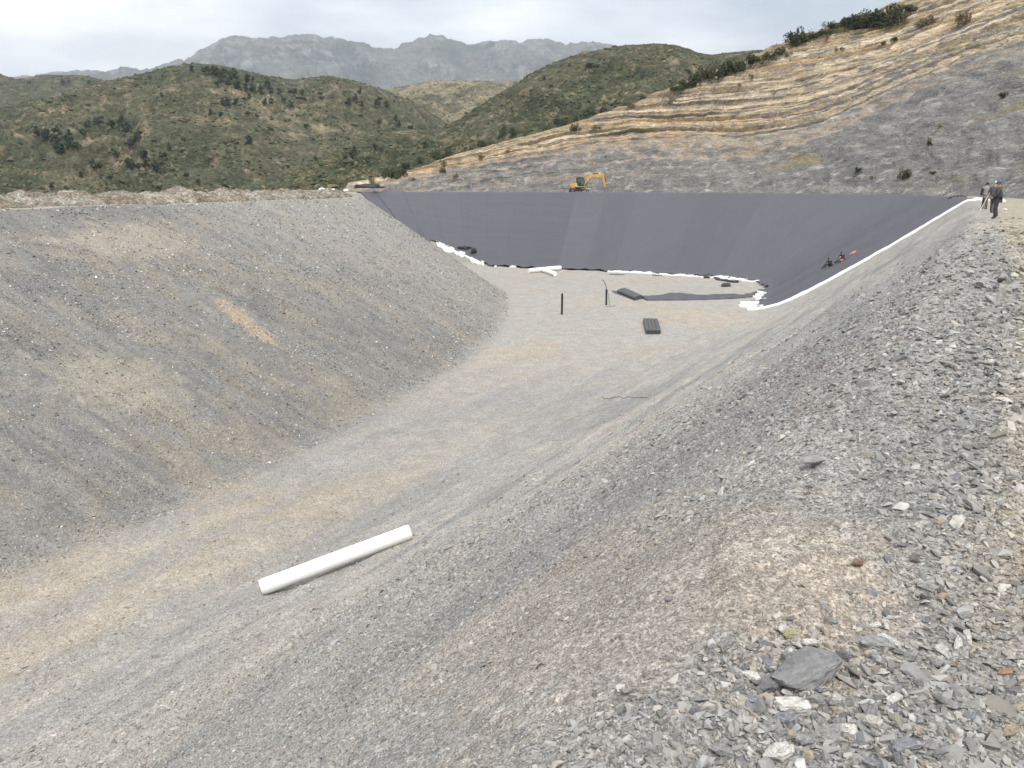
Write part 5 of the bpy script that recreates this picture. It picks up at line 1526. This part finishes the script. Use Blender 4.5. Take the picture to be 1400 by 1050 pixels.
def person(px, py, yaw, pose, jacket, trousers, label, hat=None, scale=1.0, dist=None, zoff=0.0, sleeve=None, group=None):
    p = hit(px, py)
    if dist is not None:
        d = ray(px, py); d = d / math.hypot(d[0], d[1]); p = np.array([d[0] * dist, d[1] * dist, 0]); p[2] = float(H(p[0], p[1]))
    root = bpy.data.objects.new('person', None); COL.objects.link(root)
    root.location = (p[0], p[1], float(H(p[0], p[1])) + zoff); root.rotation_euler = (0, 0, yaw); root.scale = (scale,) * 3
    tag(root, label, 'person', group)
    J = dict(pose)       # forward = +X, left = +Y
    J['spine'] = lerp(J['pelvis'], J['chest'], 0.5)
    hd = Vector(J['head']) - Vector(J['neck']); hd.normalize()
    J['skull'] = tuple(Vector(J['head']) + hd * 0.075)
    rad = dict(pelvis=(0.13, 0.10), spine=(0.12, 0.09), chest=(0.14, 0.105), neck=0.055, head=(0.075, 0.085), skull=(0.075, 0.085))
    E = [('pelvis', 'spine'), ('spine', 'chest'), ('chest', 'neck'), ('neck', 'head'), ('head', 'skull')]
    for s, sy in (('L', 1), ('R', -1)):
        for a, r in (('sh', 0.06), ('el', 0.043), ('wr', 0.028), ('hip', 0.085), ('kn', 0.058), ('an', 0.040), ('toe', 0.034)): rad[a + s] = r
        E += [('chest', 'sh' + s), ('sh' + s, 'el' + s), ('el' + s, 'wr' + s), ('pelvis', 'hip' + s), ('hip' + s, 'kn' + s), ('kn' + s, 'an' + s), ('an' + s, 'toe' + s)]
        wr = Vector(J['wr' + s]); el = Vector(J['el' + s]); d = (wr - el).normalized()
        side = d.cross(Vector((0, sy, 0.2))).normalized(); nrm = d.cross(side).normalized()
        pm = wr + d * 0.065; J['palm' + s] = tuple(pm); rad['palm' + s] = (0.034, 0.017); E.append(('wr' + s, 'palm' + s))
        for fi, (o_, ln) in enumerate(((-0.030, 0.066), (-0.010, 0.078), (0.010, 0.073), (0.030, 0.058))):
            a1 = pm + side * o_ + d * (ln * 0.6); a2 = a1 + d * (ln * 0.35) + nrm * 0.022
            J['f%d%s' % (fi, s)] = tuple(a1); J['g%d%s' % (fi, s)] = tuple(a2)
            rad['f%d%s' % (fi, s)] = 0.009; rad['g%d%s' % (fi, s)] = 0.008
            E += [('palm' + s, 'f%d%s' % (fi, s)), ('f%d%s' % (fi, s), 'g%d%s' % (fi, s))]
        t1 = wr + d * 0.03 - side * 0.045 + nrm * 0.01; J['th' + s] = tuple(t1); rad['th' + s] = 0.011; E.append(('wr' + s, 'th' + s))
    body = skin_obj('body', J, E, rad, M_SKIN, root, 'pelvis')
    # face on the same mesh: nose, ears, eyes and mouth as small raised or sunk forms
    bm = bmesh.new(); bm.from_mesh(body.data)
    f = Vector((1, 0, 0)); f = (f - hd * f.dot(hd)).normalized(); l = hd.cross(f)
    H0 = Vector(J['head'])
    def ell(c, r):
        g = bmesh.ops.create_uvsphere(bm, u_segments=8, v_segments=6, radius=1)
        for v in g['verts']: v.co = c + f * (v.co.x * r[0]) + l * (v.co.y * r[1]) + hd * (v.co.z * r[2])
    ell(H0 + f * 0.075 + hd * 0.01, (0.022, 0.013, 0.026))
    for q in (-1, 1):
        ell(H0 + l * q * 0.074 + hd * 0.01, (0.018, 0.010, 0.030)); ell(H0 + f * 0.068 + l * q * 0.03 + hd * 0.035, (0.008, 0.012, 0.008))
    ell(H0 + f * 0.068 - hd * 0.035, (0.009, 0.024, 0.008))
    bm.to_mesh(body.data); bm.free()
    # clothes
    Jc = {k: J[k] for k in ('pelvis', 'spine', 'chest', 'shL', 'elL', 'shR', 'elR')}
    Jc['collar'] = lerp(J['chest'], J['neck'], 0.7)
    for s in 'LR': Jc['cf' + s] = lerp(J['el' + s], J['wr' + s], 0.88)
    Jc['hemj'] = lerp(J['pelvis'], lerp(J['hipL'], J['hipR'], 0.5), 1.6) if J['pelvis'][2] > 0.5 else lerp(J['pelvis'], J['spine'], -0.25)
    rc = dict(hemj=(0.20, 0.15), pelvis=(0.20, 0.155), spine=(0.18, 0.145), chest=(0.19, 0.15), shL=0.09, shR=0.09, elL=0.07, elR=0.07, cfL=0.058, cfR=0.058, collar=0.075)
    arms = [('chest', 'shL'), ('shL', 'elL'), ('elL', 'cfL'), ('chest', 'shR'), ('shR', 'elR'), ('elR', 'cfR')]
    torso = [('hemj', 'pelvis'), ('pelvis', 'spine'), ('spine', 'chest'), ('chest', 'collar')]
    skin_obj('jacket', Jc, torso + arms, rc, jacket, root, 'pelvis')
    if sleeve:
        for s in 'LR':
            k = {n: Jc[n] for n in ('sh' + s, 'el' + s, 'cf' + s)}
            skin_obj('sleeve', k, [('sh' + s, 'el' + s), ('el' + s, 'cf' + s)], {'sh' + s: 0.105, 'el' + s: 0.082, 'cf' + s: 0.068}, sleeve, root, 'sh' + s)
    Jt = {k: J[k] for k in ('pelvis', 'hipL', 'knL', 'hipR', 'knR')}
    Et = [('pelvis', 'hipL'), ('hipL', 'knL'), ('knL', 'hemL'), ('pelvis', 'hipR'), ('hipR', 'knR'), ('knR', 'hemR')]
    rt = dict(pelvis=(0.18, 0.145), hipL=0.105, hipR=0.105, knL=0.082, knR=0.082, hemL=0.09, hemR=0.09)
    for s in 'LR': Jt['hem' + s] = lerp(J['kn' + s], J['an' + s], 1.0)
    skin_obj('trousers', Jt, Et, rt, trousers, root, 'pelvis')
    for s in 'LR':
        k = {'a': lerp(J['kn' + s], J['an' + s], 0.6), 'b': J['an' + s], 'c': lerp(J['an' + s], J['toe' + s], 0.6), 'd': J['toe' + s]}
        skin_obj('boot', k, [('a', 'b'), ('b', 'c'), ('c', 'd')], dict(a=0.075, b=0.078, c=0.064, d=0.056), M_BOOT, root, 'b')
    # hair or helmet
    bm = bmesh.new(); bmesh.ops.create_uvsphere(bm, u_segments=20, v_segments=14, radius=1)
    top = Vector(J['head']) + hd * 0.055
    for v in list(bm.verts):
        x, y, z = v.co
        if hat: z = max(z, -0.12); k = (0.125, 0.112, 0.15)
        else: z = max(z, -0.75 if x < 0.1 else 0.15); k = (0.108, 0.096, 0.105)
        v.co = top + f * (x * k[0] - 0.008) + l * (y * k[1]) + hd * (z * k[2])
    if hat:
        g = bmesh.ops.create_uvsphere(bm, u_segments=14, v_segments=6, radius=1)
        for v in g['verts']: v.co = top + f * (0.11 + v.co.x * 0.07) + l * (v.co.y * 0.085) + hd * (v.co.z * 0.012 - 0.01)
    me = bpy.data.meshes.new('helmet' if hat else 'hair'); bm.to_mesh(me); bm.free(); me.materials.append(hat or M_HAIR)
    me.polygons.foreach_set('use_smooth', [True] * len(me.polygons))
    link('helmet' if hat else 'hair', me, root)
    return root, J

STAND = dict(pelvis=(0, 0, 0.95), chest=(0.0, 0, 1.33), neck=(0.01, 0, 1.49), head=(0.03, 0, 1.60),
             shL=(0, 0.20, 1.40), elL=(-0.04, 0.27, 1.12), wrL=(0.06, 0.27, 0.88), shR=(0, -0.20, 1.40), elR=(-0.04, -0.27, 1.12), wrR=(0.06, -0.27, 0.88),
             hipL=(0, 0.09, 0.90), knL=(0.03, 0.10, 0.49), anL=(-0.02, 0.10, 0.07), toeL=(0.15, 0.12, 0.035),
             hipR=(0, -0.09, 0.90), knR=(0.03, -0.10, 0.49), anR=(-0.02, -0.10, 0.07), toeR=(0.15, -0.12, 0.035))
WALK = dict(STAND, knL=(0.16, 0.08, 0.52), anL=(0.22, 0.08, 0.08), toeL=(0.38, 0.09, 0.05), knR=(0.0, -0.09, 0.50), anR=(-0.27, -0.09, 0.12), toeR=(-0.13, -0.10, 0.04), chest=(0.05, 0, 1.33), neck=(0.08, 0, 1.48), head=(0.12, 0, 1.59))
BENT = dict(STAND, elR=(0.08, -0.28, 1.14), wrR=(0.30, -0.20, 1.0), elL=(0.04, 0.28, 1.14), wrL=(0.24, 0.22, 0.98),
            hipL=(0, 0.10, 0.90), knL=(0.06, 0.17, 0.49), anL=(0.0, 0.22, 0.07), toeL=(0.16, 0.26, 0.035), knR=(0.03, -0.16, 0.49), anR=(-0.04, -0.22, 0.07), toeR=(0.12, -0.25, 0.035))
SIT = dict(pelvis=(0, 0, 0.16), chest=(0.12, 0, 0.52), neck=(0.2, 0, 0.66), head=(0.27, 0, 0.75),
           shL=(0.13, 0.2, 0.58), elL=(0.33, 0.26, 0.38), wrL=(0.55, 0.16, 0.33), shR=(0.13, -0.2, 0.58), elR=(0.33, -0.26, 0.38), wrR=(0.55, -0.16, 0.33),
           hipL=(0.02, 0.1, 0.14), knL=(0.42, 0.18, 0.36), anL=(0.75, 0.16, -0.10), toeL=(0.93, 0.17, -0.12),
           hipR=(0.02, -0.1, 0.14), knR=(0.44, -0.18, 0.30), anR=(0.85, -0.16, -0.20), toeR=(1.02, -0.17, -0.22))
M_GREY = simple_mat('grey_shirt', (0.27, 0.27, 0.255), 0.85, var=0.12)
M_NAVY = simple_mat('navy_cloth', (0.07, 0.07, 0.085), 0.85, var=0.2)
M_BLK = simple_mat('black_cloth', (0.045, 0.043, 0.045), 0.85, var=0.2)
M_SLATE = simple_mat('slate_cloth', (0.10, 0.10, 0.11), 0.85, var=0.2)
M_BLUEHAT = simple_mat('blue_helmet', (0.11, 0.11, 0.24), 0.4, var=0.05)
M_WHITEHAT = simple_mat('white_helmet', (0.55, 0.55, 0.57), 0.4, var=0.05)
M_ORANGE = simple_mat('orange_rope', (0.55, 0.22, 0.15), 0.6)
M_STICK = simple_mat('pale_wood', (0.55, 0.47, 0.38), 0.7)
person(1346, 279, R(62), WALK, M_GREY, M_NAVY, 'person seen from behind in a grey shirt with dark sleeves walking away', scale=0.98, sleeve=M_BLK, dist=60.5)
person(1356.5, 283, R(45), WALK, M_SLATE, M_SLATE, 'person in slate grey clothes and white helmet half hidden behind the blue helmet', hat=M_WHITEHAT, scale=0.95, dist=50.5)
pr, pj = person(1362, 287, R(150), BENT, M_NAVY, M_BLK, 'person in dark clothes wearing a blue helmet and holding a pale pole', hat=M_BLUEHAT, scale=1.01, dist=44.0)
V, F = tube_np((0.34, -0.20, 1.12), (0.72, 0.30, 0.03), 0.022, 10, 4)
V, F = tube_np((-0.02, 0.0, 1.15), (0.02, 0.0, 0.0), 0.022, 10, 4) if False else (V, F)
org = np.array(pr.location); cth, sth = math.cos(R(150)), math.sin(R(150))
V = [org + 1.07 * np.array([v[0] * cth - v[1] * sth, v[0] * sth + v[1] * cth, v[2]]) for v in V]
o = link('pole', mesh_vf('pole', V, F, M_STICK, True, org)); o.location = org
tag(o, 'pale wooden pole held slantwise by the worker in the blue helmet', 'pole')

person(1135, 366, R(195), SIT, M_BLK, M_BLK, 'person in black sitting lower on the liner with knees up', scale=1.0, zoff=0.16)
person(1152, 358, R(200), SIT, simple_mat('dark_red_cloth', (0.06, 0.035, 0.04), 0.85), M_SLATE, 'person in dark reddish clothes sitting higher on the liner beside orange gear', scale=1.0, zoff=0.16, hat=None)
def gear(name, px, py, size, mat, label, cat, seed, rot=0.3):
    o = heap(name, px, py, size, mat, label, cat, seed, 0.25, rot=rot); o.rotation_euler = (0, -0.45, rot); return o
gear('tool_bag', 1149.5, 359.5, (0.32, 0.22, 0.2), M_ORANGE, 'orange bag between the two sitting workers', 'bag', 71)
gear('welding_tool', 1147.5, 355.8, (0.22, 0.2, 0.2), M_STICK, 'small cream coloured tool lying above the orange bag', 'tool', 72)
gear('rope_coil', 1166, 349, (0.42, 0.2, 0.12), M_ORANGE, 'orange coil of rope up the slope from the sitting workers', 'rope', 73)
line_tube('cable', [(1141.5, 362.5), (1144, 360.8), (1148.5, 359.8)], 0.09, M_BLACK, 'thick black cable between the two sitting workers', 'cable', 0.2)

# ------------------------------------------------------------------ haze
def build_haze():
    x0, x1, y0, y1, z0, z1 = -9500, 9500, -400, 10500, -140, 1750
    V = [(x, y, z) for x in (x0, x1) for y in (y0, y1) for z in (z0, z1)]
    F = [(0, 1, 3, 2), (4, 6, 7, 5), (0, 4, 5, 1), (2, 3, 7, 6), (0, 2, 6, 4), (1, 5, 7, 3)]
    me = np_mesh('haze', V, F)
    m = bpy.data.materials.new('haze'); m.use_nodes = True; t = m.node_tree; t.nodes.clear()
    o_ = t.nodes.new('ShaderNodeOutputMaterial'); v = t.nodes.new('ShaderNodeVolumePrincipled')
    v.inputs['Color'].default_value = (0.80, 0.89, 1.0, 1); v.inputs['Density'].default_value = 0.000095; v.inputs['Anisotropy'].default_value = 0.2
    t.links.new(v.outputs[0], o_.inputs['Volume'])
    me.materials.append(m)
    tag(link('haze', me), kind='stuff')
build_haze()
